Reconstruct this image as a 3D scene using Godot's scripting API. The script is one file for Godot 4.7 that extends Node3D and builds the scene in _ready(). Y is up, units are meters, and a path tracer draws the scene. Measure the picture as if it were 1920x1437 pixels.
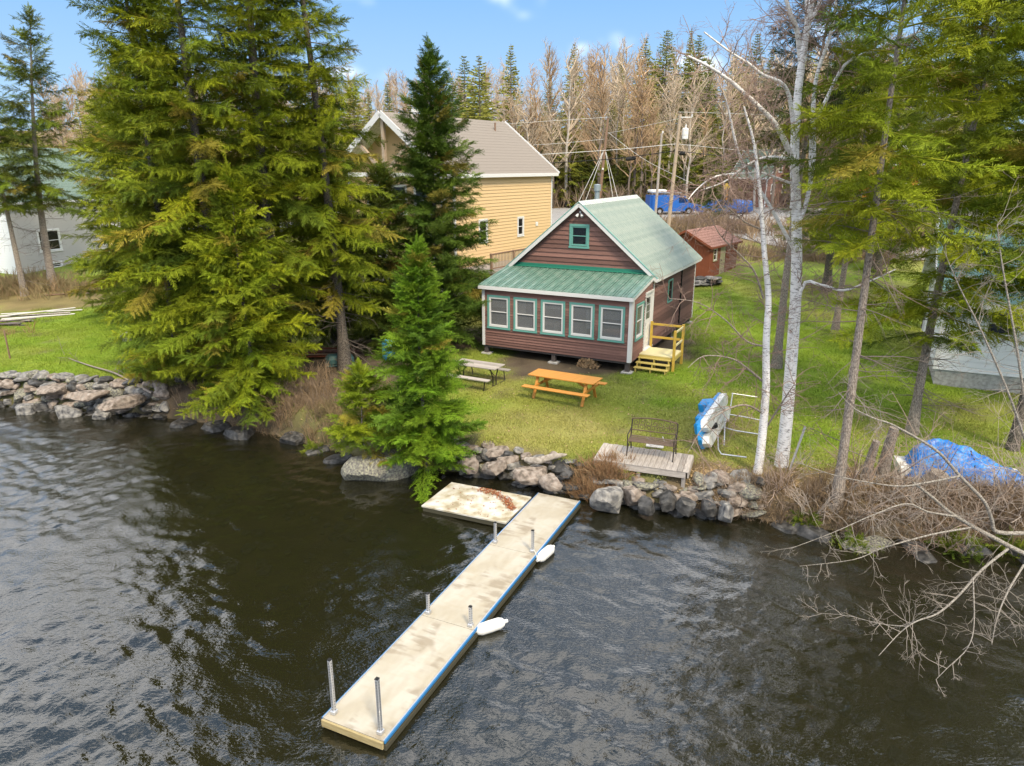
extends Node3D
# A lakeside cabin seen from a drone over the water. y is up, metres; the lake surface is y = 0.

const PITCH := 17.0
const EYE := Vector3(0, 8.7, 0)
const FOCAL := 1333.0
const FAR_WOOD_Z := -92.0

class Buf:
	var v := PackedVector3Array()
	var n := PackedVector3Array()
	var c := PackedColorArray()
	var i := PackedInt32Array()
	var col := Color(1, 1, 1)
	func tri(a: Vector3, b: Vector3, d: Vector3) -> void:
		var nn := (b - a).cross(d - a).normalized()
		var k := v.size()
		v.append(a); v.append(b); v.append(d)
		n.append(nn); n.append(nn); n.append(nn)
		c.append(col); c.append(col); c.append(col)
		i.append(k); i.append(k + 2); i.append(k + 1)
	func quad(a: Vector3, b: Vector3, d: Vector3, e: Vector3) -> void:
		var nn := (b - a).cross(e - a).normalized()
		if nn == Vector3.ZERO: nn = (d - a).cross(e - a).normalized()
		var k := v.size()
		v.append(a); v.append(b); v.append(d); v.append(e)
		for q in 4:
			n.append(nn); c.append(col)
		i.append(k); i.append(k + 2); i.append(k + 1)
		i.append(k); i.append(k + 3); i.append(k + 2)
	func box(x: Transform3D, s: Vector3) -> void:
		var h := s * 0.5
		var p := []
		for q in 8:
			p.append(x * Vector3(h.x if q & 1 else -h.x, h.y if q & 2 else -h.y, h.z if q & 4 else -h.z))
		quad(p[1], p[3], p[7], p[5]); quad(p[0], p[4], p[6], p[2])
		quad(p[2], p[6], p[7], p[3]); quad(p[0], p[1], p[5], p[4])
		quad(p[4], p[5], p[7], p[6]); quad(p[0], p[2], p[3], p[1])
	# a box with chamfered edges
	func cbox(s: Vector3, b: float) -> void:
		var h := s * 0.5
		var e := h - Vector3(b, b, b)
		for ax in 3:
			var u := (ax + 1) % 3
			var w := (ax + 2) % 3
			for sg in [-1.0, 1.0]:
				var q := []
				for k in [[-1, -1], [1, -1], [1, 1], [-1, 1]]:
					var p := Vector3()
					p[ax] = h[ax] * sg; p[u] = e[u] * k[0]; p[w] = e[w] * k[1]
					q.append(p)
				if sg > 0: quad(q[0], q[1], q[2], q[3])
				else: quad(q[3], q[2], q[1], q[0])
			for su in [-1.0, 1.0]:
				for sw in [-1.0, 1.0]:
					var a1 := Vector3(); var a2 := Vector3(); var b1 := Vector3(); var b2 := Vector3()
					a1[ax] = -e[ax]; a1[u] = h[u] * su; a1[w] = e[w] * sw
					a2 = a1; a2[ax] = e[ax]
					b1[ax] = -e[ax]; b1[u] = e[u] * su; b1[w] = h[w] * sw
					b2 = b1; b2[ax] = e[ax]
					if su * sw > 0: quad(b1, b2, a2, a1)
					else: quad(a1, a2, b2, b1)
		for q in 8:
			var sx := 1.0 if q & 1 else -1.0
			var sy := 1.0 if q & 2 else -1.0
			var sz := 1.0 if q & 4 else -1.0
			var p1 := Vector3(h.x * sx, e.y * sy, e.z * sz)
			var p2 := Vector3(e.x * sx, h.y * sy, e.z * sz)
			var p3 := Vector3(e.x * sx, e.y * sy, h.z * sz)
			if sx * sy * sz > 0: tri(p1, p2, p3)
			else: tri(p1, p3, p2)
	func tube(pts: PackedVector3Array, rad: PackedFloat32Array, sides: int, capped := true) -> void:
		var m := pts.size()
		var k := v.size()
		var side := Vector3.ZERO
		for a in m:
			var d := (pts[mini(a + 1, m - 1)] - pts[maxi(a - 1, 0)]).normalized()
			if a == 0:
				side = d.cross(Vector3.UP if absf(d.y) < 0.9 else Vector3.RIGHT).normalized()
			side = (side - d * side.dot(d)).normalized()
			var up := side.cross(d)
			for b in sides:
				var t := TAU * b / sides
				var o := side * cos(t) + up * sin(t)
				v.append(pts[a] + o * rad[a]); n.append(o); c.append(col)
		for a in m - 1:
			for b in sides:
				var p := k + a * sides + b
				var q := k + a * sides + (b + 1) % sides
				i.append(p); i.append(q); i.append(p + sides)
				i.append(q); i.append(q + sides); i.append(p + sides)
		if capped:
			for end in [0, m - 1]:
				if rad[end] < 0.004: continue
				for b in range(1, sides - 1):
					var o: int = k + end * sides
					if end == 0: tri(v[o], v[o + b], v[o + b + 1])
					else: tri(v[o], v[o + b + 1], v[o + b])
	# outline in the xy plane (counterclockwise), pushed out along z by depth, centred on z = 0
	func extrude(o: PackedVector2Array, depth: float, x := Transform3D()) -> void:
		var t := Geometry2D.triangulate_polygon(o)
		var h := depth * 0.5
		for q in range(0, t.size(), 3):
			var a := o[t[q]]; var b := o[t[q + 1]]; var d := o[t[q + 2]]
			if (b - a).cross(d - a) < 0.0:
				var w := b; b = d; d = w
			tri(x * Vector3(a.x, a.y, h), x * Vector3(b.x, b.y, h), x * Vector3(d.x, d.y, h))
			tri(x * Vector3(a.x, a.y, -h), x * Vector3(d.x, d.y, -h), x * Vector3(b.x, b.y, -h))
		for q in o.size():
			var a := o[q]; var b := o[(q + 1) % o.size()]
			quad(x * Vector3(a.x, a.y, -h), x * Vector3(b.x, b.y, -h), x * Vector3(b.x, b.y, h), x * Vector3(a.x, a.y, h))
	# profile of (radius, height) turned about y
	func lathe(p: PackedVector2Array, sides: int, x := Transform3D()) -> void:
		for a in p.size() - 1:
			for b in sides:
				var t0 := TAU * b / sides
				var t1 := TAU * (b + 1) / sides
				quad(x * Vector3(p[a].x * cos(t0), p[a].y, -p[a].x * sin(t0)), x * Vector3(p[a].x * cos(t1), p[a].y, -p[a].x * sin(t1)),
					x * Vector3(p[a + 1].x * cos(t1), p[a + 1].y, -p[a + 1].x * sin(t1)), x * Vector3(p[a + 1].x * cos(t0), p[a + 1].y, -p[a + 1].x * sin(t0)))
	func mesh() -> ArrayMesh:
		var arr := []
		arr.resize(Mesh.ARRAY_MAX)
		arr[Mesh.ARRAY_VERTEX] = v
		arr[Mesh.ARRAY_NORMAL] = n
		arr[Mesh.ARRAY_COLOR] = c
		arr[Mesh.ARRAY_INDEX] = i
		var m := ArrayMesh.new()
		if v.size(): m.add_surface_from_arrays(Mesh.PRIMITIVE_TRIANGLES, arr)
		return m

var M := {}
var taken := {}
var boxes := {}
var rng := RandomNumberGenerator.new()
var nz := FastNoiseLite.new()
var SPR := {}

func rf(a: float, b: float) -> float: return rng.randf_range(a, b)

# --- pixels of the photograph (1920 x 1437) to places
func ray(u: float, w: float) -> Vector3:
	var p := deg_to_rad(PITCH)
	var x := (u - 960.0) / FOCAL
	var y := -(w - 718.5) / FOCAL
	return Vector3(x, y * cos(p) - sin(p), -(cos(p) + y * sin(p)))
func at_y(u: float, w: float, y: float) -> Vector3:
	var r := ray(u, w)
	return EYE + r * ((y - EYE.y) / r.y)
func at_z(u: float, w: float, z: float) -> Vector3:
	var r := ray(u, w)
	return EYE + r * (z / r.z)

# --- objects
func numbered(called: String) -> String:
	taken[called] = taken.get(called, -1) + 1
	return called if taken[called] == 0 else "%s_%03d" % [called, taken[called]]
func tag(o: Node, label: String, category: String, group := "", kind := "") -> Node:
	o.set_meta("label", label)
	o.set_meta("category", category)
	if group: o.set_meta("group", group)
	if kind: o.set_meta("kind", kind)
	return o
func thing(called: String, label: String, category: String, at := Vector3.ZERO, turn := 0.0, group := "") -> Node3D:
	var o := Node3D.new()
	o.name = numbered(called)
	add_child(o)
	o.position = at
	o.rotation.y = turn
	tag(o, label, category, group)
	return o
func put(parent: Node, called: String, mesh: Mesh, m: Material, x := Transform3D()) -> MeshInstance3D:
	var o := MeshInstance3D.new()
	o.name = called if parent != self else numbered(called)
	o.mesh = mesh
	if m: o.material_override = m
	o.transform = x
	parent.add_child(o, true)
	return o
func struct(called: String, mesh: Mesh, m: Material) -> MeshInstance3D:
	var o := put(self, called, mesh, m)
	o.set_meta("kind", "structure")
	return o
func copies(parent: Node, called: String, mesh: Mesh, m: Material, xs: Array, cs: Array) -> MultiMeshInstance3D:
	var mm := MultiMesh.new()
	mm.transform_format = MultiMesh.TRANSFORM_3D
	mm.use_colors = true
	mm.mesh = mesh
	mm.instance_count = xs.size()
	for k in xs.size():
		mm.set_instance_transform(k, xs[k])
		mm.set_instance_color(k, cs[k])
	var o := MultiMeshInstance3D.new()
	o.name = called if parent != self else numbered(called)
	o.multimesh = mm
	o.material_override = m
	parent.add_child(o, true)
	return o
func box_mesh(s: Vector3, b := 0.006) -> Mesh:
	var key := "%.3f %.3f %.3f %.4f" % [s.x, s.y, s.z, b]
	if not boxes.has(key):
		var q := Buf.new()
		if b <= 0.0 or minf(s.x, minf(s.y, s.z)) < b * 2.5: q.box(Transform3D(), s)
		else: q.cbox(s, b)
		boxes[key] = q.mesh()
	return boxes[key]
# a straight piece from a to b: `across` wide along the side, `deep` along up
func beam(parent: Node, called: String, a: Vector3, b: Vector3, across: float, deep: float, m: Material, up := Vector3.UP, bevel := 0.006) -> MeshInstance3D:
	var d := (b - a).normalized()
	if absf(d.dot(up)) > 0.99: up = Vector3.BACK if absf(d.z) < 0.9 else Vector3.RIGHT
	var side := d.cross(up).normalized()
	var x := Transform3D(Basis(d, side.cross(d), side), (a + b) * 0.5)
	return put(parent, called, box_mesh(Vector3(a.distance_to(b), deep, across), bevel), m, x)
func pipe(parent: Node, called: String, pts: Array, r: float, m: Material, sides := 8) -> MeshInstance3D:
	var q := Buf.new()
	var rr := PackedFloat32Array()
	for p in pts: rr.append(r)
	q.tube(PackedVector3Array(pts), rr, sides)
	return put(parent, called, q.mesh(), m)
func smooth(pts: Array, steps := 4) -> PackedVector3Array:
	var out := PackedVector3Array()
	for k in pts.size() - 1:
		var p0: Vector3 = pts[maxi(k - 1, 0)]
		var p1: Vector3 = pts[k]
		var p2: Vector3 = pts[k + 1]
		var p3: Vector3 = pts[mini(k + 2, pts.size() - 1)]
		for s in steps:
			out.append(p1.cubic_interpolate(p2, p0, p3, float(s) / steps))
	out.append(pts[-1])
	return out

# --- materials: colours are linear, as real-world base colours are
func ntex(seed_: int, freq: float, cols: Array, offs: Array, oct := 4, size := 512, type := FastNoiseLite.TYPE_SIMPLEX_SMOOTH) -> NoiseTexture2D:
	var f := FastNoiseLite.new()
	f.seed = seed_
	f.noise_type = type
	f.frequency = freq
	f.fractal_octaves = oct
	var t := NoiseTexture2D.new()
	t.width = size
	t.height = size
	t.seamless = true
	t.noise = f
	if cols.size():
		var g := Gradient.new()
		var pc := PackedColorArray()
		for q in cols: pc.append((q as Color).linear_to_srgb())
		g.offsets = PackedFloat32Array(offs)
		g.colors = pc
		t.color_ramp = g
	return t
func mat(key: String, col: Color, rough: float, tex: Texture2D = null, scale := Vector3.ONE, world := false, bump: Texture2D = null, cm := 0.0) -> StandardMaterial3D:
	var m := StandardMaterial3D.new()
	m.resource_name = key
	m.albedo_color = col.linear_to_srgb()
	m.roughness = rough
	m.metallic_specular = 0.4
	if tex: m.albedo_texture = tex
	if tex or bump:
		m.uv1_triplanar = true
		m.uv1_world_triplanar = world
		m.uv1_scale = scale
	if bump:
		m.heightmap_enabled = true
		m.heightmap_texture = bump
		m.heightmap_scale = cm
	M[key] = m
	return m
func vcol(m: StandardMaterial3D) -> StandardMaterial3D:
	m.vertex_color_use_as_albedo = true
	return m
func C(r: float, g: float, b: float) -> Color: return Color(r, g, b)
func grain(key: String, a: Color, b: Color, rough := 0.75, cm := 0.0) -> StandardMaterial3D:
	return mat(key, Color.WHITE, rough, ntex(hash(key) % 9999, 0.02, [a, b, a.lerp(b, 0.4), b * 0.75], [0.0, 0.45, 0.6, 1.0], 4, 256), Vector3(0.35, 3.0, 3.0))
var M_grey: NoiseTexture2D

func make_materials() -> void:
	M_grey = ntex(5, 0.03, [], [], 4, 256)
	var fine := ntex(7, 0.12, [], [], 3, 512)
	vcol(mat("ground", Color.WHITE, 0.95, ntex(11, 0.09, [C(.55, .55, .55), C(.8, .8, .8), C(1, 1, 1)], [.25, .5, .75], 4, 1024), Vector3.ONE * 0.35, true, fine, 4.0))
	vcol(mat("leaf", Color.WHITE, 0.6))
	M.leaf.metallic_specular = 0.3
	M.leaf.backlight = Color(.5, .5, .3)
	vcol(mat("grass", Color.WHITE, 0.7))
	vcol(mat("twig", Color.WHITE, 0.85))
	mat("bark", Color.WHITE, 0.95, ntex(21, 0.05, [C(.05, .04, .035), C(.13, .11, .09), C(.22, .2, .17)], [.3, .5, .75], 4, 256), Vector3(2.5, .8, 2.5), true)
	mat("bark_pale", Color.WHITE, 0.95, ntex(22, 0.05, [C(.14, .115, .095), C(.29, .245, .205), C(.4, .35, .3)], [.3, .5, .75], 4, 256), Vector3(2.5, .8, 2.5), true)
	mat("birch", Color.WHITE, 0.6, ntex(23, 0.022, [C(.03, .025, .02), C(.07, .06, .05), C(.74, .71, .68), C(.86, .84, .82)], [.19, .235, .27, .7], 4, 512), Vector3(.45, 1.9, .45), true)
	mat("rock", Color.WHITE, 0.85, ntex(31, 0.02, [C(.06, .06, .062), C(.17, .165, .16), C(.24, .225, .2), C(.34, .33, .31)], [.2, .45, .6, .85], 6, 512), Vector3.ONE * .45, true, fine, .8)
	mat("rock_warm", Color.WHITE, 0.85, ntex(32, 0.02, [C(.09, .075, .06), C(.25, .2, .165), C(.36, .32, .28)], [.2, .5, .85], 6, 512), Vector3.ONE * .45, true, fine, .8)
	mat("rock_dark", Color.WHITE, 0.5, ntex(33, 0.02, [C(.02, .02, .02), C(.06, .058, .055), C(.13, .125, .12)], [.2, .5, .85], 6, 512), Vector3.ONE * .45, true, fine, .8)
	mat("rock_lichen", Color.WHITE, 0.9, ntex(34, 0.018, [C(.08, .075, .07), C(.2, .19, .17), C(.3, .29, .2), C(.42, .42, .3)], [.25, .5, .66, .8], 6, 512), Vector3.ONE * 1.3, true, fine, 1.5)
	mat("gravel", Color.WHITE, 0.95, ntex(41, 0.15, [C(.16, .155, .15), C(.3, .29, .28), C(.42, .41, .4)], [.2, .5, .8], 3, 512), Vector3.ONE * .6, true, fine, 2.0)
	# buildings
	for k in 3:
		var f: float = [1.0, 0.74, 1.24][k]
		grain("brown%d" % k, C(.17, .086, .07) * f, C(.225, .12, .098) * f, 0.7)
		grain("side%d" % k, C(.14, .07, .058) * f, C(.19, .10, .083) * f, 0.75)
	mat("white", C(.66, .66, .655), 0.5)
	mat("white_dull", Color.WHITE, 0.6, ntex(52, .02, [C(.6, .6, .58), C(.78, .77, .76)], [.3, .6], 4, 256), Vector3.ONE * .8)
	mat("teal", C(.13, .33, .29), 0.5)
	mat("seam", C(.03, .065, .05), .5)
	mat("flash", C(.02, .16, .11), 0.4)
	var metal := ntex(53, .015, [C(.10, .19, .15), C(.13, .225, .18), C(.19, .265, .22)], [.25, .5, .8], 5, 512)
	mat("porch_roof", Color.WHITE, 0.36, metal, Vector3(.3, .3, .3))
	M.porch_roof.metallic_specular = .5
	mat("main_roof", Color.WHITE, 0.42, ntex(54, .015, [C(.24, .30, .265), C(.285, .345, .305), C(.34, .385, .34)], [.25, .5, .8], 5, 512), Vector3(.3, .3, .3))
	mat("ridge", Color.WHITE, 0.45, ntex(55, .02, [C(.42, .46, .42), C(.55, .57, .53)], [.3, .7], 4, 256), Vector3.ONE * .5)
	var gl := mat("glass", Color(.10, .115, .13, .62), 0.06)
	gl.transparency = BaseMaterial3D.TRANSPARENCY_ALPHA
	gl.albedo_color = Color(.5, .51, .52, .5)
	var gd := mat("glass_dark", Color(.1, .1, .1), 0.05)
	gd.transparency = BaseMaterial3D.TRANSPARENCY_ALPHA
	gd.albedo_color = Color(.12, .13, .14, .55)
	mat("room", C(.3, .25, .19), 0.8)
	mat("cloth", C(.5, .5, .48), 0.9)
	grain("post", C(.055, .045, .042), C(.10, .085, .08))
	mat("concrete", Color.WHITE, 0.9, ntex(56, .03, [C(.3, .29, .27), C(.46, .45, .42)], [.3, .7], 4, 256), Vector3.ONE * .8, true)
	grain("fresh_wood", C(.42, .33, .085), C(.52, .42, .13), 0.7, .2)
	grain("fresh_post", C(.45, .29, .045), C(.56, .38, .07), 0.7, .2)
	grain("fresh_deck", C(.56, .50, .27), C(.66, .6, .36), 0.7, .2)
	grain("orange_wood", C(.5, .2, .035), C(.62, .29, .06), 0.5, .2)
	for k in 3:
		var f: float = [1.0, 0.8, 1.18][k]
		grain("grey_wood%d" % k, C(.27, .235, .205) * f, C(.40, .36, .32) * f, 0.85, .3)
	mat("iron", C(.035, .028, .024), 0.55)
	mat("bronze", C(.11, .075, .05), 0.6)
	var al := mat("aluminium", C(.55, .56, .58), 0.38)
	al.metallic = 0.7
	mat("holes", C(.03, .03, .03), 0.8)
	mat("dock_top", Color.WHITE, 0.7, dock_texture(), Vector3(.21, .3, .4))
	M.dock_top.uv1_triplanar = true
	mat("float_top", Color.WHITE, 0.7, ntex(62, .01, [C(.30, .25, .16), C(.42, .38, .28), C(.48, .45, .38), C(.55, .53, .48)], [.2, .42, .62, .8], 5, 512), Vector3(.35, 1, .35), false, M_grey, .2)
	mat("dock_blue", C(.03, .16, .36), 0.4)
	mat("dock_frame", C(.055, .05, .03), 0.8)
	grain("dock_end", C(.27, .2, .085), C(.36, .29, .15))
	mat("fender", C(.7, .69, .65), 0.35)
	mat("rope", C(.6, .58, .5), 0.9)
	mat("yellow_side", C(.64, .455, .24), 0.55)
	mat("shingle", Color.WHITE, 0.95, ntex(63, .06, [C(.15, .13, .11), C(.225, .195, .165), C(.28, .25, .215)], [.25, .5, .75], 4, 512), Vector3(.6, 2.2, .6), false)
	mat("green_shingle", Color.WHITE, 0.9, ntex(64, .06, [C(.09, .14, .11), C(.16, .21, .18)], [.3, .7], 4, 256), Vector3(.6, 2.2, .6), false)
	mat("green_metal", C(.15, .27, .235), 0.45)
	mat("grey_side", C(.42, .405, .39), 0.7)
	mat("white_side", C(.74, .75, .77), 0.6)
	grain("red_wood", C(.16, .045, .022), C(.24, .075, .038), 0.8)
	mat("red_roof", Color.WHITE, 0.9, ntex(65, .04, [C(.17, .085, .065), C(.3, .17, .14)], [.3, .7], 4, 256), Vector3.ONE * .6)
	mat("pale_door", C(.36, .33, .2), 0.7)
	grain("orange_log", C(.5, .15, .04), C(.6, .22, .06))
	mat("blue_paint", C(.012, .11, .42), 0.3)
	M.blue_paint.clearcoat_enabled = true
	M.blue_paint.clearcoat = .6
	mat("blue_plastic", C(.02, .27, .62), 0.35)
	mat("hull_white", Color.WHITE, 0.45, ntex(66, .02, [C(.6, .58, .5), C(.7, .69, .65), C(.78, .77, .74)], [.2, .45, .7], 4, 256), Vector3.ONE * .9)
	mat("tarp", Color.WHITE, 0.35, ntex(67, .02, [C(.015, .11, .42), C(.03, .2, .6), C(.09, .33, .72)], [.3, .55, .85], 4, 256), Vector3.ONE * .8, true, M_grey, 1.5)
	mat("rubber", C(.015, .015, .015), 0.8)
	mat("black", C(.01, .01, .01), 0.6)
	grain("pole_wood", C(.30, .23, .165), C(.46, .37, .285), .9)
	grain("pole_brown", C(.16, .095, .06), C(.26, .17, .12), .9)
	mat("steel_pipe", C(.32, .38, .4), 0.4)
	M.steel_pipe.metallic = .4
	mat("log_end", Color.WHITE, 0.9, ntex(68, .03, [C(.17, .1, .05), C(.36, .26, .15)], [.3, .7], 3, 256), Vector3.ONE * 2.0)
	mat("driftwood", Color.WHITE, 0.9, ntex(69, .03, [C(.2, .17, .14), C(.4, .36, .31)], [.3, .7], 4, 256), Vector3.ONE, true, M_grey, 1.0)
	mat("lichen_bark", Color.WHITE, .9, ntex(70, .05, [C(.13, .11, .09), C(.25, .225, .19), C(.38, .36, .32)], [.3, .52, .75], 4, 256), Vector3.ONE * 1.6, true)
	mat("plank_white", C(.55, .53, .5), .8)

# pale plywood with brown scuffs that lie across the walkway; x is the length of a section, z its width
func dock_texture() -> Texture2D:
	var im := Image.create(512, 512, false, Image.FORMAT_RGB8)
	var a := FastNoiseLite.new(); a.seed = 3; a.frequency = 0.006; a.fractal_octaves = 4
	var b := FastNoiseLite.new(); b.seed = 4; b.frequency = 0.02; b.fractal_octaves = 4
	var d := FastNoiseLite.new(); d.seed = 6; d.frequency = 0.03; d.fractal_octaves = 3
	for y in 512:
		for x in 512:
			var big := a.get_noise_2d(x, y)
			var streak := b.get_noise_2d(x * 2.4, y * 0.35)
			var k := C(.36, .32, .245).lerp(C(.415, .385, .32), clampf(big * 1.6 + .5, 0, 1))
			k = k.lerp(C(.33, .27, .17), clampf(streak * .35, 0, .2))
			var stain := clampf((a.get_noise_2d(x * 1.0 + 900, y * .8) - .08) * 4.0, 0, 1) * clampf(streak * 2.0 + .55, 0, 1)
			k = k.lerp(C(.2, .155, .105), stain * .55)
			k = k * (1.0 + d.get_noise_2d(x, y) * .05)
			im.set_pixel(x, y, k.linear_to_srgb())
	return ImageTexture.create_from_image(im)

# --- the lie of the land
const SHORE := [[-300.0, -60.0], [-60.0, -34.0], [-30.0, -26.8], [-18.8, -25.1], [-13.5, -24.1], [-10.5, -23.2], [-8.2, -22.2], [-6.0, -20.9], [-3.7, -19.5], [-1.0, -18.9], [0.6, -18.3], [2.6, -17.0], [4.4, -16.5], [5.9, -16.2], [7.5, -15.7], [9.2, -15.1], [11.6, -14.8], [16.0, -13.6], [30.0, -11.0], [80.0, -6.0], [300.0, 10.0]]
const RISE := [[60.0, .7], [-14.0, .7], [-20.0, .82], [-24.0, .94], [-27.0, .99], [-31.0, 1.02], [-37.0, 1.2], [-45.0, 1.85], [-55.0, 2.5], [-65.0, 2.95], [-75.0, 3.3], [-95.0, 3.9], [-110.0, 6.0], [-150.0, 14.0], [-250.0, 20.0], [-500.0, 22.0]]

func shore_z(x: float) -> float:
	for k in SHORE.size() - 1:
		if x <= SHORE[k + 1][0]:
			var t: float = clampf((x - SHORE[k][0]) / (SHORE[k + 1][0] - SHORE[k][0]), 0, 1)
			return lerpf(SHORE[k][1], SHORE[k + 1][1], t)
	return SHORE[-1][1]
func rise(z: float) -> float:
	for k in RISE.size() - 1:
		if z >= RISE[k + 1][0]:
			var t: float = clampf((z - RISE[k][0]) / (RISE[k + 1][0] - RISE[k][0]), 0, 1)
			return lerpf(RISE[k][1], RISE[k + 1][1], t)
	return RISE[-1][1]
func land(x: float, z: float) -> float:
	var s := shore_z(x) - z
	var rough := nz.get_noise_2d(x * 6.0, z * 6.0) * .05 + nz.get_noise_2d(x * 1.1, z * 1.1) * .12
	if s <= 0.0:
		return maxf(-.3 + s * .2, -2.6) + rough * 1.5
	var top := rise(z) + rough * (.6 if s > 1.0 else 1.0)
	var t := smoothstep(0.0, 1.1, s)
	return lerpf(-.3, top, t)
func on_land(x: float, z: float, up := 0.0) -> Vector3: return Vector3(x, land(x, z) + up, z)

func axis(lo: float, hi: float, step: float, far_lo: float, far_hi: float) -> PackedFloat32Array:
	var mid := []
	var q := lo
	while q < hi:
		mid.append(q)
		q += step
	var d := step
	q = lo
	var left := []
	while q > far_lo:
		d *= 1.22
		q -= d
		left.push_front(maxf(q, far_lo))
	d = step
	q = hi
	var right := [hi]
	while q < far_hi:
		d *= 1.22
		q += d
		right.append(minf(q, far_hi))
	return PackedFloat32Array(left + mid + right)

func sheet(xs: PackedFloat32Array, zs: PackedFloat32Array, h: Callable, tint: Callable) -> ArrayMesh:
	var b := Buf.new()
	var w := xs.size()
	var k := zs.size()
	b.v.resize(w * k); b.n.resize(w * k); b.c.resize(w * k)
	for j in k:
		for q in w:
			b.v[j * w + q] = Vector3(xs[q], h.call(xs[q], zs[j]), zs[j])
			b.c[j * w + q] = tint.call(xs[q], zs[j])
	for j in k:
		for q in w:
			var dx := b.v[j * w + mini(q + 1, w - 1)] - b.v[j * w + maxi(q - 1, 0)]
			var dz := b.v[mini(j + 1, k - 1) * w + q] - b.v[maxi(j - 1, 0) * w + q]
			b.n[j * w + q] = dz.cross(dx).normalized()
	for j in k - 1:
		for q in w - 1:
			var p := j * w + q
			b.i.append(p); b.i.append(p + 1); b.i.append(p + w)
			b.i.append(p + 1); b.i.append(p + w + 1); b.i.append(p + w)
	return b.mesh()

func blob(x: float, z: float, cx: float, cz: float, rx: float, rz: float) -> float:
	var d := Vector2((x - cx) / rx, (z - cz) / rz).length() + nz.get_noise_2d(x * 5.0 + 40, z * 5.0) * .5
	return 1.0 - smoothstep(.75, 1.15, d)

# what the ground is made of at a place: fresh turf, thin straw-coloured turf, leaf litter, earth, lake bed
func ground_tint(x: float, z: float) -> Color:
	var s := shore_z(x) - z
	var a := nz.get_noise_2d(x * 2.2, z * 2.2)
	var f := nz.get_noise_2d(x * 14.0 + 300, z * 14.0)
	var g := nz.get_noise_2d(x * 5.0 - 120, z * 5.0 + 70)
	if s < .25:
		return C(.07, .056, .026).lerp(C(.17, .135, .07), clampf(.5 + f * 1.2 + a, 0, 1))
	var fresh := C(.19, .30, .018).lerp(C(.24, .33, .025), clampf(.5 + f, 0, 1))
	var thin := C(.38, .345, .105).lerp(C(.31, .33, .06), clampf(.5 + g * 1.5, 0, 1))
	var litter := C(.30, .205, .10).lerp(C(.19, .125, .065), clampf(.5 + f * 1.6, 0, 1))
	var earth := C(.10, .075, .05).lerp(C(.17, .13, .085), clampf(.5 + f * 1.5, 0, 1))
	var bare := .5 + a * .9 + g * .6
	bare -= blob(x, z, 11, -31, 7, 12) * .55 + blob(x, z, -20, -32, 9, 8) * .6
	bare += blob(x, z, .8, -20.5, 3.5, 2.2) * .5 + blob(x, z, 3.5, -22.0, 5.0, 4.5) * .35
	var k := fresh.lerp(thin, clampf(bare, 0, 1))
	k = k.lerp(earth, smoothstep(.34, .55, nz.get_noise_2d(x * 9.0 + 700, z * 9.0)) * .55)
	k = k.lerp(litter, clampf(blob(x, z, 8.0, -16.9, 3.6, 1.7) + blob(x, z, 11.5, -16.5, 4.5, 1.8) + blob(x, z, 5.3, -17.4, 1.2, 1.0), 0, 1) * .9)
	k = k.lerp(litter, blob(x, z, -.6, -25.9, 1.2, .5) * .5)
	k = k.lerp(earth, clampf(blob(x, z, 3.0, -30.5, 4.6, 4.6) + blob(x, z, -8.3, -25.6, 5.0, 3.6) + blob(x, z, -4.0, -31.5, 4.0, 3.0) + blob(x, z, -1.6, -24.7, .7, .4) * .5, 0, 1))
	k = k.lerp(litter, blob(x, z, -27.0, -41.5, 6.0, 4.0) * .8 + blob(x, z, -27.5, -33.0, 3.0, 1.6) * .8)
	if z < -48.0:
		k = k.lerp(litter.lerp(fresh, clampf(.35 + g, 0, 1)), smoothstep(-48, -56, z))
	if z < -86.0:
		k = k.lerp(litter * .8, .85)
	if s < 1.3:
		k = k.lerp(earth, (1.0 - smoothstep(.7, 1.3, s)) * .85)
	return k

func wave(x: float, z: float) -> float:
	var p := x * .85 + z * .53
	var q := -x * .53 + z * .85
	var gust := smoothstep(-.25, .3, nz.get_noise_2d(x * 2.6 + 900, z * 3.4))
	var y := nz.get_noise_2d(p * 9.0, q * 15.0 + 500) * .03
	y += nz.get_noise_2d(p * 24.0, q * 40.0) * .022 * (.5 + gust)
	y += nz.get_noise_2d(p * 62.0 + 77, q * 88.0 - 30) * .012 * (.35 + gust)
	y += nz.get_noise_2d(x * 170.0 - 50, z * 170.0) * .0042 * (.3 + gust)
	return y

func strip(path: Array, wide: Array, up: float, inland := true) -> ArrayMesh:
	var b := Buf.new()
	var pts := smooth(path, 8)
	var m := pts.size()
	var cols := 9
	for a in m:
		var d := (pts[mini(a + 1, m - 1)] - pts[maxi(a - 1, 0)]).normalized()
		var side := d.cross(Vector3.UP).normalized()
		var f := float(a) / (m - 1) * (wide.size() - 1)
		var w: float = lerpf(wide[int(f)], wide[mini(int(f) + 1, wide.size() - 1)], f - int(f))
		for q in cols:
			var t := float(q) / (cols - 1) - .5
			var p := pts[a] + side * t * w * (1.0 + nz.get_noise_2d(a * 30.0, q * 90.0) * .12)
			b.v.append(Vector3(p.x, land(p.x, p.z) + up, p.z)); b.n.append(Vector3.UP); b.c.append(Color.WHITE)
	for a in m - 1:
		for q in cols - 1:
			var p := a * cols + q
			b.i.append(p); b.i.append(p + cols); b.i.append(p + 1)
			b.i.append(p + 1); b.i.append(p + cols); b.i.append(p + cols + 1)
	return b.mesh()

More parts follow.
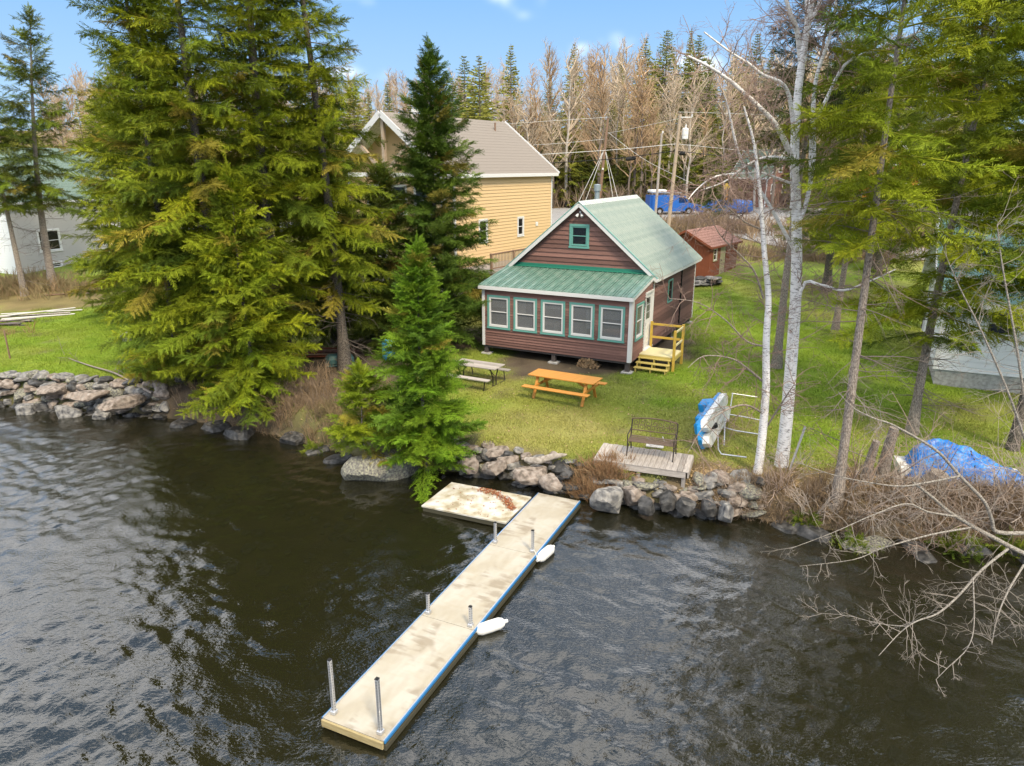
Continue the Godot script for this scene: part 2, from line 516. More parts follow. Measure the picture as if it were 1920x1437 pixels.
func make_sky() -> Texture2D:
	var w := 1024
	var h := 512
	var im := Image.create(w, h, false, Image.FORMAT_RGBF)
	var a := FastNoiseLite.new(); a.seed = 17; a.frequency = 1.6; a.fractal_octaves = 6
	for y in h:
		var e := PI * (.5 - (y + .5) / h)
		for x in w:
			var t := TAU * (x + .5) / w
			if e < 0:
				im.set_pixel(x, y, Color(.1, .11, .10))
				continue
			# clear air: pale at the horizon, deeper blue above
			var k := C(.215, .31, .40).lerp(C(.10, .205, .37), clampf(e / .22, 0, 1)).lerp(C(.08, .165, .31), clampf((e - .22) / 1.2, 0, 1))
			# a broken layer of thin white cloud, met more often the higher one looks
			var d := Vector3(sin(t) * cos(e), sin(e), -cos(t) * cos(e))
			var p := d / (d.y + .22)
			var n := a.get_noise_3d(p.x, p.z, 0.0)
			var cover := smoothstep(-.06, .34, n + lerpf(-.47, .34, smoothstep(.165, .36, e)))
			k = k.lerp(C(1.0, 1.0, 1.02), cover * .94)
			im.set_pixel(x, y, k)
	return ImageTexture.create_from_image(im)

func make_setting() -> void:
	var xs := axis(-32.0, 26.0, .3, -420.0, 420.0)
	var zs := axis(-50.0, -12.0, .3, -520.0, 260.0)
	struct("ground", sheet(xs, zs, land, ground_tint), M.ground)
	var wx := axis(-26.0, 22.0, .085, -420.0, 420.0)
	var wz := axis(-26.5, -6.5, .085, -60.0, 260.0)
	var wm := mat("water", Color(.05, .05, .04), 0.045)
	wm.albedo_color = Color(C(.012, .0115, .005).linear_to_srgb(), .84)
	wm.transparency = BaseMaterial3D.TRANSPARENCY_ALPHA
	wm.metallic_specular = .72
	var rip := ntex(72, .03, [], [], 4, 512)
	rip.as_normal_map = true
	rip.bump_strength = 6.0
	wm.normal_enabled = true
	wm.normal_texture = rip
	wm.normal_scale = .26
	wm.uv1_triplanar = true
	wm.uv1_world_triplanar = true
	wm.uv1_scale = Vector3(.55, 1, .9)
	struct("lake_water", sheet(wx, wz, wave, func(_x, _z): return Color.WHITE), wm)
	struct("gravel_road", strip([Vector3(-120, 0, -66), Vector3(-60, 0, -66), Vector3(-25, 0, -68), Vector3(0, 0, -80), Vector3(14, 0, -84), Vector3(34, 0, -84), Vector3(80, 0, -80)], [6, 6, 7, 19, 20, 12, 6], .03), M.gravel)
	struct("gravel_driveway", strip([Vector3(26, 0, -80), Vector3(23, 0, -70), Vector3(23, 0, -60), Vector3(28, 0, -54), Vector3(42, 0, -52)], [8, 7, 6, 5, 4.5], .06), M.gravel)

# --- plants
# a spray of needled twigs: one unit long along +z
func make_sprig(seed_: int, wide: float, open_: float, thick: float) -> ArrayMesh:
	rng.seed = seed_
	var b := Buf.new()
	var t := .03
	while t < .98:
		for side in [-1.0, 1.0]:
			var l := (wide * (1.08 - t) + .05) * rf(.75, 1.15)
			var ang := open_ * rf(.8, 1.2)
			var p := Vector3(0, -.10 * t * t, t + rf(-.02, .02))
			var d := Vector3(side * sin(ang), rf(-.28, .18), cos(ang)).normalized()
			needle_kite(b, p, d, l, thick)
			if t < .6 and l > .2:
				needle_kite(b, p + d * l * .45, (d + Vector3(-side * .7, rf(-.2, .2), .5)).normalized(), l * .5, thick)
		t += .105
	needle_kite(b, Vector3(0, -.09, .8), Vector3(0, 0, 1), .24, thick)
	needle_kite(b, Vector3(0, 0, -.05), Vector3(0, -.05, 1), .9, thick * .7)
	return b.mesh()
func needle_kite(b: Buf, p: Vector3, d: Vector3, l: float, thick: float) -> void:
	var side := d.cross(Vector3.UP).normalized() * thick
	var up := Vector3(rf(-.4, .4), 1, 0).normalized() * thick * .8
	var m := p + d * l * .45
	b.tri(p, m + side, p + d * l); b.tri(p, p + d * l, m - side)
	b.tri(p, m + up, p + d * l * .95)
# a whole bough with its side shoots, `l` metres long along +z, needles at their real size
func put_sprig(b: Buf, x: Transform3D, size: float, wide: float, open_: float, thick: float) -> void:
	var step := .082 * maxf(1.0, .42 / size)
	var t := .05
	var base := b.col
	while t < .97:
		for side in [-1.0, 1.0]:
			var l := (wide * (1.08 - t) + .07) * rf(.75, 1.2) * size
			var ang := open_ * rf(.75, 1.25)
			var p := x * Vector3(0, -.1 * t * t * size, (t + rf(-.03, .03)) * size)
			var d := x.basis * Vector3(side * sin(ang), rf(-.35, .25), cos(ang)).normalized()
			b.col = base * rf(.7, 1.3)
			needle_kite(b, p, d, l, thick)
		t += step
	needle_kite(b, x.origin, x.basis.z, size * 1.08, thick)
	b.col = base
func make_bough(seed_: int, l: float, droop: float, wide: float, open_: float, thick: float, hang: float) -> ArrayMesh:
	rng.seed = seed_
	var b := Buf.new()
	var seg := 6
	var pts := PackedVector3Array([Vector3.ZERO])
	var rad := PackedFloat32Array([.010 + l * .007])
	var d := Vector3(0, .05, 1).normalized()
	for s in seg:
		pts.append(pts[-1] + d * l / seg)
		rad.append((.010 + l * .007) * (1.0 - (s + 1.0) / seg) + .003)
		d = (d + Vector3(rf(-.10, .10), -droop * .17 if s < 3 else droop * .30, 0)).normalized()
	b.col = C(1.5, .85, 3.0)
	b.tube(pts, rad, 3, false)
	b.col = Color.WHITE
	var u := minf(.18 * l, .25)
	var flip := 1.0
	while u < l:
		var f := u / l * seg
		var a := mini(int(f), seg - 1)
		var p := pts[a].lerp(pts[a + 1], f - a)
		var along := (pts[a + 1] - pts[a]).normalized()
		var left := along.cross(Vector3.UP).normalized() * flip
		var s := clampf((.30 + .34 * (l - u)) * rf(.7, 1.15), .22, .62)
		b.col = Color.WHITE * rf(.75, 1.2)
		put_sprig(b, aim(p, along * rf(.5, .9) + left * rf(.45, 1.0) + Vector3.UP * rf(-.45 - hang, .4), 1.0, rf(-.8, .8)), s, wide, open_, thick)
		if rng.randf() < .45:
			b.col = Color.WHITE * rf(.75, 1.2)
			put_sprig(b, aim(p, along * rf(.5, 1.0) - left * rf(-.3, .4) + Vector3.UP * (rf(-.9, -.2) if rng.randf() < .4 + hang * .5 else rf(.1, .5)), 1.0, rf(-1, 1)), s * .7, wide, open_, thick)
		flip = -flip
		u += .088 * rf(.75, 1.25)
	b.col = Color.WHITE
	put_sprig(b, aim(pts[-2], pts[-1] - pts[-2] + Vector3.UP * .02, 1.0), clampf(l * .5, .3, .55), wide, open_, thick)
	return b.mesh()
const CLASSES := [.45, .8, 1.3, 2.0, 2.9, 4.0]
func make_boughs() -> void:
	for kind in [["spruce", .32, .30, .8, .0125, .35], ["fir", .2, .40, .95, .0125, .0], ["loose", .3, .36, .9, .012, .15]]:
		SPR[kind[0] + "_boughs"] = []
		for c in CLASSES.size():
			var v := []
			for k in 3: v.append(make_bough(60 + c * 7 + k + hash(kind[0]) % 100, CLASSES[c], kind[1], kind[2], kind[3], kind[4], kind[5]))
			SPR[kind[0] + "_boughs"].append(v)
# a loose bunch of bare stems, one unit high
func make_brush(seed_: int, stems: int, spread: float) -> ArrayMesh:
	rng.seed = seed_
	var b := Buf.new()
	for k in stems:
		var a := rf(0, TAU)
		var p := Vector3(cos(a), 0, sin(a)) * rf(0, .2)
		var d := Vector3(cos(a) * rf(0, spread), 1, sin(a) * rf(0, spread)).normalized()
		var l := rf(.5, 1.0)
		var q := p + d * l * .6
		var e := q + (d + Vector3(rf(-.5, .5), rf(-.2, .1), rf(-.5, .5))).normalized() * l * .45
		b.tube(PackedVector3Array([p, q, e]), PackedFloat32Array([.014, .010, .003]), 3, false)
		for j in 3:
			var s := p.lerp(q, rf(.4, 1.0))
			var f := s + (d + Vector3(rf(-1, 1), rf(-.1, .5), rf(-1, 1))).normalized() * rf(.15, .35)
			b.tube(PackedVector3Array([s, f]), PackedFloat32Array([.007, .002]), 3, false)
	return b.mesh()
# a round patch of turf, half a metre across, of fine short blades
func make_tuft(seed_: int) -> ArrayMesh:
	rng.seed = seed_
	var b := Buf.new()
	for k in 150:
		var a := rf(0, TAU)
		var q := rf(0, TAU)
		var r := .42 * sqrt(rng.randf()) * (1.0 + .35 * sin(q * 3.0 + 1.0))
		var p := Vector3(cos(q) * r, 0, sin(q) * r)
		var o := Vector3(cos(a), 0, sin(a))
		var w := o.cross(Vector3.UP) * .009
		b.col = Color.WHITE * rf(.7, 1.25)
		b.tri(p - w, p + w, p + o * rf(.01, .05) + Vector3.UP * rf(.025, .06))
	return b.mesh()

func aim(p: Vector3, d: Vector3, s: float, roll := 0.0) -> Transform3D:
	d = d.normalized()
	var side := Vector3.UP.cross(d)
	side = Vector3.RIGHT if side.length() < .01 else side.normalized()
	var b := Basis(side, d.cross(side), d)
	if roll: b = b.rotated(d, roll)
	return Transform3D(b.scaled_local(Vector3.ONE * s), p)

# spruce or fir: o = {h, low, r, girth, tint, tint2, lean, droop, gap, dead, fill, sprig, shape, seed}
func conifer(called: String, label: String, at: Vector3, o: Dictionary, group := "") -> Node3D:
	var root := thing(called, label, "tree", at, 0.0, group)
	rng.seed = o.seed
	var h: float = o.h
	var low: float = o.low
	var lean: Vector3 = o.get("lean", Vector3.ZERO)
	var girth: float = o.get("girth", h * .012)
	var trunk := Buf.new()
	var tp := PackedVector3Array()
	var tr := PackedFloat32Array()
	for k in 13:
		var t := k / 12.0
		tp.append(Vector3(lean.x * t * t + sin(t * 5.0 + o.seed) * .05, t * h - .25, lean.z * t * t + cos(t * 4.0 + o.seed) * .05))
		tr.append(girth * (1.0 - t * .94) * (1.0 + .55 * exp(-t * h * 2.5)))
	trunk.tube(tp, tr, 9)
	put(root, "trunk", trunk.mesh(), M.get(o.get("bark", "bark")))
	var xs := {}
	var cs := {}
	var tint: Color = o.tint
	var tint2: Color = o.tint2
	var gap: float = o.get("gap", .3)
	var droop: float = o.get("droop", .35)
	var fill: float = o.get("fill", 1.0)
	var shape: float = o.get("shape", .8)
	var boughs: Array = SPR[o.get("kind", "spruce") + "_boughs"]
	var y := low
	while y < h - .1:
		var t := (y - low) / (h - low)
		var full: float = o.r * pow(1.0 - t, shape) * (1.0 if o.get("skirt", false) else smoothstep(-.25, .16, t)) + .15
		var many := int(round(rf(4.0, 6.6) * fill))
		var turn := rf(0, TAU)
		for k in many:
			var az := turn + TAU * k / many + rf(-.35, .35)
			var l := full * rf(.6, 1.14)
			if rng.randf() < o.get("miss", .06): continue
			var up := lerpf(.08 - droop * .55, .85, t * t) + rf(-.26, .26)
			var bt := y / h
			var c := 0
			while c < CLASSES.size() - 1 and CLASSES[c] * 1.2 < l: c += 1
			var key := c * 3 + rng.randi() % 3
			if not xs.has(key):
				xs[key] = []
				cs[key] = []
			xs[key].append(aim(Vector3(lean.x * bt * bt, y + rf(-.15, .15), lean.z * bt * bt), Vector3(cos(az), up, sin(az)), l / CLASSES[c], rf(-.55, .55)))
			var shade := tint.lerp(tint2, rng.randf()) * rf(.8, 1.15)
			var odd := rng.randf()
			if odd < .07: shade = shade.lerp(C(.36, .24, .05), .55)
			elif odd < .2: shade = shade.lerp(C(.06, .12, .02), .5)
			cs[key].append(shade)
		y += gap * rf(.75, 1.25) * lerpf(1.0, .55, t)
	xs[0] = xs.get(0, [])
	cs[0] = cs.get(0, [])
	for k in 3:
		xs[0].append(aim(Vector3(lean.x, h - .35 + k * .1, lean.z), Vector3(rf(-.25, .25), 1, rf(-.25, .25)), rf(.7, 1.1)))
		cs[0].append(tint.lerp(tint2, rng.randf()))
	var dead := Buf.new()
	dead.col = C(.20, .165, .14)
	for k in o.get("dead", 0):
		var az := rf(0, TAU)
		var yy := rf(.9, maxf(low + 1.5, 1.2))
		var p := Vector3(lean.x * pow(yy / h, 2), yy, lean.z * pow(yy / h, 2))
		var l := rf(.5, 2.0)
		grow(dead, p, Vector3(cos(az), rf(-.4, .2), sin(az)).normalized(), l, .016, 1, {"many": [7], "up": -.03, "wob": .2})
	if dead.v.size(): put(root, "dead_branches", dead.mesh(), M.twig).set_meta("kind", "stuff")
	var crown := Node3D.new()
	crown.name = "crown"
	root.add_child(crown, true)
	for key in xs:
		if xs[key].size(): copies(crown, "boughs", boughs[key / 3][key % 3], M.leaf, xs[key], cs[key]).set_meta("kind", "stuff")
	return root

# a bare tree or limb: grows polylines with ever finer twigs
func limb(b: Buf, pts: PackedVector3Array, r0: float, r1: float, sides: int) -> void:
	var rr := PackedFloat32Array()
	for k in pts.size(): rr.append(lerpf(r0, r1, float(k) / (pts.size() - 1)))
	b.tube(pts, rr, sides, false)
func grow(b: Buf, p: Vector3, d: Vector3, l: float, r: float, depth: int, o: Dictionary) -> void:
	var seg := 4 if depth > 1 else (3 if depth == 1 else 2)
	var pts := PackedVector3Array([p])
	var wob: float = o.get("wob", .22)
	for k in seg:
		d = (d + Vector3(rf(-wob, wob), rf(-wob, wob) + o.get("up", .08), rf(-wob, wob))).normalized()
		pts.append(pts[-1] + d * l / seg)
	limb(b, pts, r, r * .35 if depth > 0 else .0025, o.get("sides", 5) if depth > 1 else 3)
	if depth <= 0: return
	var many: int = o.many[depth - 1]
	for k in many:
		var t := rf(.18, 1.0) * seg
		var a := mini(int(t), seg - 1)
		var q := pts[a].lerp(pts[a + 1], t - a)
		var along := (pts[a + 1] - pts[a]).normalized()
		var side := along.cross(Vector3(rf(-1, 1), rf(-1, 1), rf(-1, 1))).normalized()
		var nd := (along * rf(.4, 1.1) + side * rf(.5, 1.0)).normalized()
		grow(b, q, nd, l * rf(.34, .6) * lerpf(1.0, .75, t / seg), maxf(r * .45 * lerpf(1.0, .6, t / seg), .0035), depth - 1, o)

# whole trees for the wood behind, shared between many of them
func far_conifer(seed_: int, h: float, r: float, shape: float) -> Array:
	rng.seed = seed_
	var tr := Buf.new()
	tr.tube(PackedVector3Array([Vector3(0, -.5, 0), Vector3(0, h * .5, 0), Vector3(0, h, 0)]), PackedFloat32Array([h * .013, h * .008, .02]), 6)
	var b := Buf.new()
	var y := h * .08
	while y < h:
		var t := y / h
		var full := r * pow(1.0 - t, shape) + .05
		for k in int(rf(9, 13)):
			var az := rf(0, TAU)
			var len := full * rf(.6, 1.15)
			var out := Vector3(cos(az), lerpf(-.3, .5, t * t) + rf(-.1, .1), sin(az)).normalized()
			var u := .15 * len
			var p := Vector3(0, y, 0)
			b.col = Color.WHITE * rf(.75, 1.1)
			while u < len:
				var q := p + out * u - Vector3.UP * u * u * .05
				for s in [-1.0, 1.0]:
					var d: Vector3 = (out + out.cross(Vector3.UP) * s * rf(.4, 1.0) + Vector3.UP * rf(-.5, .25)).normalized()
					var l := rf(.4, .8) * lerpf(1.05, .4, t)
					var w: Vector3 = d.cross(Vector3(rf(-1, 1), rf(-.6, .6), rf(-1, 1))).normalized() * l * .15
					b.tri(q, q + d * l * .5 + w, q + d * l)
					b.tri(q, q + d * l, q + d * l * .5 - w)
				u += .26
		y += rf(.17, .3)
	return [tr.mesh(), b.mesh()]
func far_bare(seed_: int, h: float, many: Array, spread: float) -> Array:
	rng.seed = seed_
	var tr := Buf.new()
	var pts := PackedVector3Array()
	for k in 8:
		pts.append(Vector3(rf(-.12, .12) * k * .5, -.5 + h * .95 * k / 7.0, rf(-.12, .12) * k * .5))
	limb(tr, pts, h * .011, .02, 6)
	var b := Buf.new()
	for k in many[2]:
		var t := rf(.32, 1.0) * 7.0
		var a := mini(int(t), 6)
		var q := pts[a].lerp(pts[a + 1], t - a)
		var az := rf(0, TAU)
		grow(b, q, Vector3(cos(az) * spread, rf(.5, 1.1), sin(az) * spread).normalized(), h * rf(.16, .3) * lerpf(1.15, .5, t / 7.0), h * .0055, 2, {"many": many, "up": .1, "wob": .2, "sides": 4})
	return [tr.mesh(), b.mesh()]

func far_tree(called: String, label: String, m: Array, tm: Material, cm: Material, at: Vector3, s: Vector3, turn: float, group: String, crown: String) -> void:
	var r := thing(called, label, "tree", at, turn, group)
	r.scale = s
	put(r, "trunk", m[0], tm)
	put(r, crown, m[1], cm)

func whereabouts(x: float, z: float) -> String:
	var u := x / -z
	var deep := "deep in the wood" if z < -120 else "at the wood's edge"
	if u < -.25: return deep + " beyond the tall spruces"
	if u < -.02: return deep + " behind the yellow house roof"
	if u < .14: return deep + " behind the brown utility pole"
	if u < .26: return deep + " behind the pale utility pole"
	if u < .4: return deep + " behind the tan house"
	return deep + " beyond the white house"
func make_wood() -> void:
	var con := []
	for k in 4: con.append(far_conifer(300 + k, 14.0, [3.0, 3.6, 2.7, 3.3][k], [.8, .7, .9, .75][k]))
	var bare := []
	for k in 5: bare.append(far_bare(400 + k, 15.0, [5, 7, 26], [.75, .5, .9, .6, .7][k]))
	var greens := []
	for k in 4:
		var g: Color = [C(.14, .175, .035), C(.18, .2, .035), C(.25, .25, .04), C(.16, .185, .045)][k]
		greens.append(vcol(mat("far_green%d" % k, g, .8)))
	var twigs := []
	for k in 4: twigs.append(mat("far_twig%d" % k, [C(.44, .30, .175), C(.50, .40, .29), C(.38, .26, .155), C(.47, .33, .20)][k], .9))
	var trunks := [mat("far_bark", C(.16, .13, .11), .9), mat("far_bark_pale", C(.46, .42, .37), .9)]
	# conifers that stand out of the wood: pixel of the top, distance, width
	var tops := [[600, 165, 96, 1.0], [660, 160, 100, 1.1], [725, 152, 105, 1.0], [870, 105, 82, .95], [898, 103, 78, 1.15], [848, 145, 84, .9], [958, 82, 98, .9], [1077, 83, 110, .85], [1212, 70, 118, 1.1], [1253, 55, 118, .9], [1297, 55, 122, .8], [1312, 66, 118, 1.1], [1422, 62, 112, 1.0], [172, 155, 88, .9], [212, 170, 95, .9], [142, 185, 80, .8], [1380, 95, 125, 1.0], [1330, 110, 112, 1.0], [1450, 90, 104, 1.0], [1520, 70, 100, 1.2], [1165, 120, 116, 1.0], [775, 150, 112, 1.0], [690, 170, 112, 1.0], [1030, 150, 116, 1.0], [905, 135, 110, 1.0], [560, 140, 100, 1.0], [1120, 150, 100, .9], [1150, 190, 98, 1.0], [1340, 190, 100, 1.1], [1050, 210, 97, 1.2], [1115, 235, 95, 1.0], [1230, 200, 100, 1.1], [1290, 240, 97, 1.2], [1400, 200, 98, 1.1], [1000, 190, 100, 1.2], [940, 210, 98, 1.1], [1070, 255, 95, 1.1], [1180, 262, 95, 1.1], [1345, 270, 95, 1.1], [1160, 290, 94, 1.0], [1310, 295, 94, 1.0], [1420, 260, 95, 1.1], [1480, 200, 98, 1.2], [1560, 150, 100, 1.2], [1640, 120, 100, 1.2], [1720, 110, 100, 1.3], [1800, 130, 96, 1.3], [1880, 120, 98, 1.3], [480, 150, 100, 1.0], [400, 170, 95, 1.2], [300, 190, 96, 1.2], [60, 240, 90, 1.2], [10, 215, 92, 1.1], [250, 230, 92, 1.1]]
	var k := 0
	for t in tops:
		rng.seed = 1000 + k
		var p := at_z(t[0], t[1], -t[2])
		var base := land(p.x, p.z)
		var hh := (p.y - base) / 14.0
		var pale := k % 3 == 1
		far_tree("wood_conifer", ("slim" if t[3] < 1.0 else "full") + (" yellowish conifer " if pale else " dark green conifer ") + whereabouts(p.x, p.z), con[k % 4], trunks[0], greens[[0, 2, 1, 3, 1, 0, 2][k % 7] if not pale else 2], Vector3(p.x, base, p.z), Vector3(hh * t[3] * rf(.85, 1.1), hh, hh * t[3] * rf(.85, 1.1)), rf(0, TAU), "conifers of the wood beyond the road", "crown")
		k += 1
	rng.seed = 77
	var places := []
	for q in 262:
		var z := -rf(91, 165)
		var x := rf(-.62, .62) * -z
		if absf(x) < 4.0 and z > -88: continue
		places.append([x, z])
	for q in 7: places.append([rf(25.0, 36.0), -rf(72, 82)])
	for q in 22: places.append([rf(-.02, .36) * 96.0, -rf(89, 96)])
	for q in places:
		rng.seed = 5000 + k
		var hh := rf(.75, 1.15) * (1.1 if q[0] > 5.0 else .85)
		var light := k % 4 == 0
		far_tree("bare_tree", ("tall" if hh > 1.0 else "low") + (" leafless pale-barked tree " if light else " leafless brown tree ") + whereabouts(q[0], q[1]), bare[k % 5], trunks[1 if light else 0], twigs[1] if light else twigs[k % 4], Vector3(q[0], land(q[0], q[1]), q[1]), Vector3(hh * rf(.8, 1.2), hh, hh * rf(.8, 1.2)), rf(0, TAU), "bare trees of the wood beyond the road", "twigs")
		k += 1
	# undergrowth of the wood: saplings and brush nobody could count
	var xs := []
	var cs := []
	var xb := []
	var cb := []
	rng.seed = 99
	for q in 11000:
		var z := -rf(89, 128)
		var x := rf(-.75, .75) * -z
		var p := on_land(x, z)
		if rng.randf() < .5:
			var hgt := rf(1.0, 7.5)
			for s in 3:
				xs.append(aim(p + Vector3(0, rf(.1, 1.0) * hgt, 0), Vector3(rf(-1, 1), rf(-.2, .7), rf(-1, 1)), rf(.8, 1.9)))
				cs.append(C(.09, .12, .02).lerp(C(.24, .24, .03), rng.randf()))
		else:
			var s := rf(1.5, 4.5)
			xb.append(Transform3D(Basis(Vector3.UP, rf(0, TAU)).scaled(Vector3(s, s, s)), p))
			cb.append(C(.2, .14, .09).lerp(C(.33, .25, .18), rng.randf()))
	var a := copies(self, "wood_saplings", SPR.far, M.leaf, xs, cs)
	tag(a, "low green conifer saplings under the wood beyond the road", "undergrowth", "", "stuff")
	var b := copies(self, "wood_brush", SPR.brush, M.twig, xb, cb)
	tag(b, "bare brown brush along the edge of the wood", "undergrowth", "", "stuff")

func make_conifers() -> void:
	var y1 := C(.31, .345, .016)
	var y2 := C(.18, .245, .018)
	var d1 := C(.085, .125, .02)
	var d2 := C(.14, .17, .02)
	var big := "tall spruces on the bank beside the cabin"
	conifer("tall_spruce", "tall yellowish spruce with boughs hanging over the lake edge", on_land(-10.5, -24.9), {"h": 21.0, "low": .6, "r": 3.5, "girth": .22, "tint": y1, "tint2": y2, "droop": .5, "shape": .5, "seed": 1, "gap": .42, "dead": 10, "miss": .1}, big)
	conifer("tall_spruce", "tall double-topped spruce with the thickest trunk over brown brush", on_land(-8.9, -26.2), {"h": 23.0, "low": 2.0, "r": 3.1, "girth": .25, "tint": y1, "tint2": y2, "droop": .45, "shape": .5, "seed": 2, "gap": .44, "dead": 40, "miss": .14, "lean": Vector3(.7, 0, 0)}, big)
	conifer("tall_spruce", "tall spruce with pale lower trunk nearest the dark fir", on_land(-6.6, -27.0), {"h": 20.0, "low": 3.2, "r": 2.7, "girth": .22, "tint": y2, "tint2": y1, "droop": .5, "shape": .6, "seed": 3, "gap": .45, "dead": 40, "miss": .14, "lean": Vector3(-1.2, 0, 0)}, big)
	conifer("tall_spruce", "spruce behind the bank spruces reaching out over the left lawn", on_land(-13.2, -28.6), {"h": 15.5, "low": 1.2, "r": 2.9, "girth": .2, "tint": y2, "tint2": d2, "droop": .45, "shape": .65, "seed": 4, "gap": .42, "dead": 20}, big)
	conifer("tall_spruce", "dark spruce standing before the gable of the yellow house", on_land(-8.0, -31.5), {"h": 10.0, "low": 1.2, "r": 2.8, "girth": .17, "tint": d1, "tint2": d2, "droop": .4, "shape": .75, "seed": 5, "dead": 20}, big)
	conifer("tall_spruce", "slim spruce in the gap between the tall bank spruces", on_land(-9.6, -29.5), {"h": 18.0, "low": 3.0, "r": 2.4, "girth": .16, "tint": y2, "tint2": d2, "droop": .4, "shape": .6, "seed": 6, "gap": .45, "dead": 24}, big)
	conifer("tall_spruce", "leftmost tall spruce above the end of the left stone wall", on_land(-12.5, -25.7), {"h": 18.5, "low": .6, "r": 2.9, "girth": .18, "tint": y1, "tint2": y2, "droop": .35, "shape": .55, "seed": 51, "gap": .36, "dead": 10, "miss": .1}, big)
	conifer("tall_spruce", "half-grown spruce at the water before the tall bank spruces", on_land(-9.0, -23.6), {"h": 7.5, "low": .2, "r": 2.5, "girth": .1, "tint": y1, "tint2": C(.2, .28, .016), "droop": .35, "shape": .7, "seed": 52, "gap": .26, "skirt": true}, big)
	conifer("tall_spruce", "short dark spruce filling the gap left of the dark fir", on_land(-5.5, -30.6), {"h": 7.6, "low": .8, "r": 2.7, "girth": .12, "tint": d1, "tint2": d2, "droop": .35, "shape": .7, "seed": 31, "kind": "fir", "gap": .26}, big)
	conifer("tall_spruce", "low bushy spruce between the pale trunk and the yellow house", on_land(-7.4, -30.0), {"h": 8.2, "low": 1.6, "r": 2.6, "girth": .13, "tint": d2, "tint2": y2, "droop": .4, "shape": .65, "seed": 32, "gap": .3, "dead": 14}, big)
	var p := at_z(824, 88, -31.5)
	conifer("dark_fir", "dark green pointed fir close beside the cabin's porch", on_land(-3.35, -31.5), {"h": p.y - 1.0, "low": .3, "r": 3.9, "girth": .16, "tint": C(.085, .155, .02), "tint2": C(.15, .225, .024), "droop": .25, "shape": .85, "seed": 7, "gap": .27, "kind": "fir", "fill": 1.15, "skirt": true})
	p = at_z(792, 470, -19.1)
	conifer("young_fir", "bright green young fir on the shore beside the lichen-covered boulder", Vector3(-2.55, .3, -19.3), {"h": p.y - .3, "low": .3, "r": 1.55, "girth": .07, "tint": C(.125, .245, .014), "tint2": C(.19, .30, .02), "droop": .22, "shape": .75, "seed": 8, "gap": .19, "kind": "fir", "fill": 1.2, "skirt": true})
	p = at_z(688, 692, -19.6)
	conifer("fir_sapling", "small yellow green fir sapling on top of the boulder", Vector3(-4.35, .5, -19.55), {"h": p.y - .5, "low": .5, "r": 1.1, "girth": .035, "tint": C(.25, .31, .016), "tint2": C(.18, .26, .016), "droop": .2, "shape": .7, "seed": 9, "gap": .22, "kind": "fir", "skirt": true, "bark": "bark_pale"})
	# the sparse spruces before the grey house
	p = at_z(62, 48, -42.6)
	conifer("lone_spruce", "sparse spruce with long bare trunk before the grey house", on_land(-27.6, -42.6), {"h": p.y - 1.0, "low": 5.2, "r": 3.3, "girth": .24, "tint": y2, "tint2": C(.12, .13, .02), "droop": .35, "shape": .7, "seed": 10, "gap": .5, "dead": 40, "fill": .85, "bark": "bark_pale", "lean": Vector3(1.5, 0, 0)})
	conifer("lone_spruce", "thin spruce trunk leaning at the corner of the grey house", on_land(-28.2, -40.9), {"h": 12.5, "low": 5.0, "r": 2.9, "girth": .17, "tint": y2, "tint2": d2, "droop": .35, "shape": .6, "seed": 11, "gap": .5, "dead": 20, "fill": .8, "bark": "bark_pale", "lean": Vector3(-.6, 0, 0)})
	conifer("side_spruce", "dense spruce between the grey house and the tall spruces", on_land(-19.6, -36.5), {"h": 11.0, "low": 1.2, "r": 3.6, "girth": .2, "tint": y2, "tint2": d2, "droop": .4, "shape": .7, "seed": 12, "gap": .55, "dead": 20})
	conifer("side_spruce", "spruce on the left lawn edge behind the tall bank spruces", on_land(-18.0, -35.0), {"h": 12.0, "low": 1.0, "r": 3.8, "girth": .2, "tint": y2, "tint2": y1, "droop": .4, "shape": .7, "seed": 13, "gap": .6})
	# the conifers on the right
	var rt := "tall conifers right of the birches"
	conifer("tall_conifer", "conifer with straight bare grey brown trunk beside the birch", on_land(8.15, -16.3), {"h": 17.0, "low": 6.6, "r": 2.6, "girth": .125, "tint": C(.20, .27, .016), "tint2": y1, "droop": .25, "shape": .5, "seed": 14, "gap": .6, "dead": 46, "kind": "loose", "fill": 1.0, "miss": .2, "bark": "bark_pale"}, rt)
	conifer("tall_conifer", "conifer with thick grey trunk behind the white birch", on_land(10.5, -27.2), {"h": 15.5, "low": 8.2, "r": 2.7, "girth": .17, "tint": C(.05, .07, .02), "tint2": C(.08, .10, .02), "droop": .1, "shape": .5, "seed": 15, "gap": .5, "dead": 20, "bark": "bark_pale", "lean": Vector3(.6, 0, 0)}, rt)
	conifer("tall_conifer", "conifer with low green boughs before the white house", on_land(12.3, -20.4), {"h": 16.5, "low": 3.2, "r": 3.4, "girth": .145, "bark": "bark_pale", "tint": C(.21, .28, .014), "tint2": y1, "droop": .3, "shape": .45, "seed": 16, "gap": .55, "dead": 40, "kind": "loose", "fill": 1.1, "miss": .1, "lean": Vector3(.5, 0, 0)}, rt)
	conifer("tall_conifer", "conifer with bright boughs over the blue tarpaulin", on_land(14.6, -19.2), {"h": 15.0, "low": 4.6, "r": 3.2, "girth": .13, "tint": y1, "tint2": C(.21, .28, .014), "droop": .3, "shape": .45, "seed": 17, "gap": .6, "dead": 30, "kind": "loose", "fill": 1.05, "miss": .12}, rt)
	conifer("tall_conifer", "tall conifer with forked dark top behind the white house", on_land(20.5, -34.0), {"h": 20.5, "low": 6.0, "r": 4.2, "girth": .33, "tint": C(.16, .21, .016), "tint2": y1, "droop": .2, "shape": .5, "seed": 18, "gap": .7, "fill": 1.1, "miss": .1}, rt)
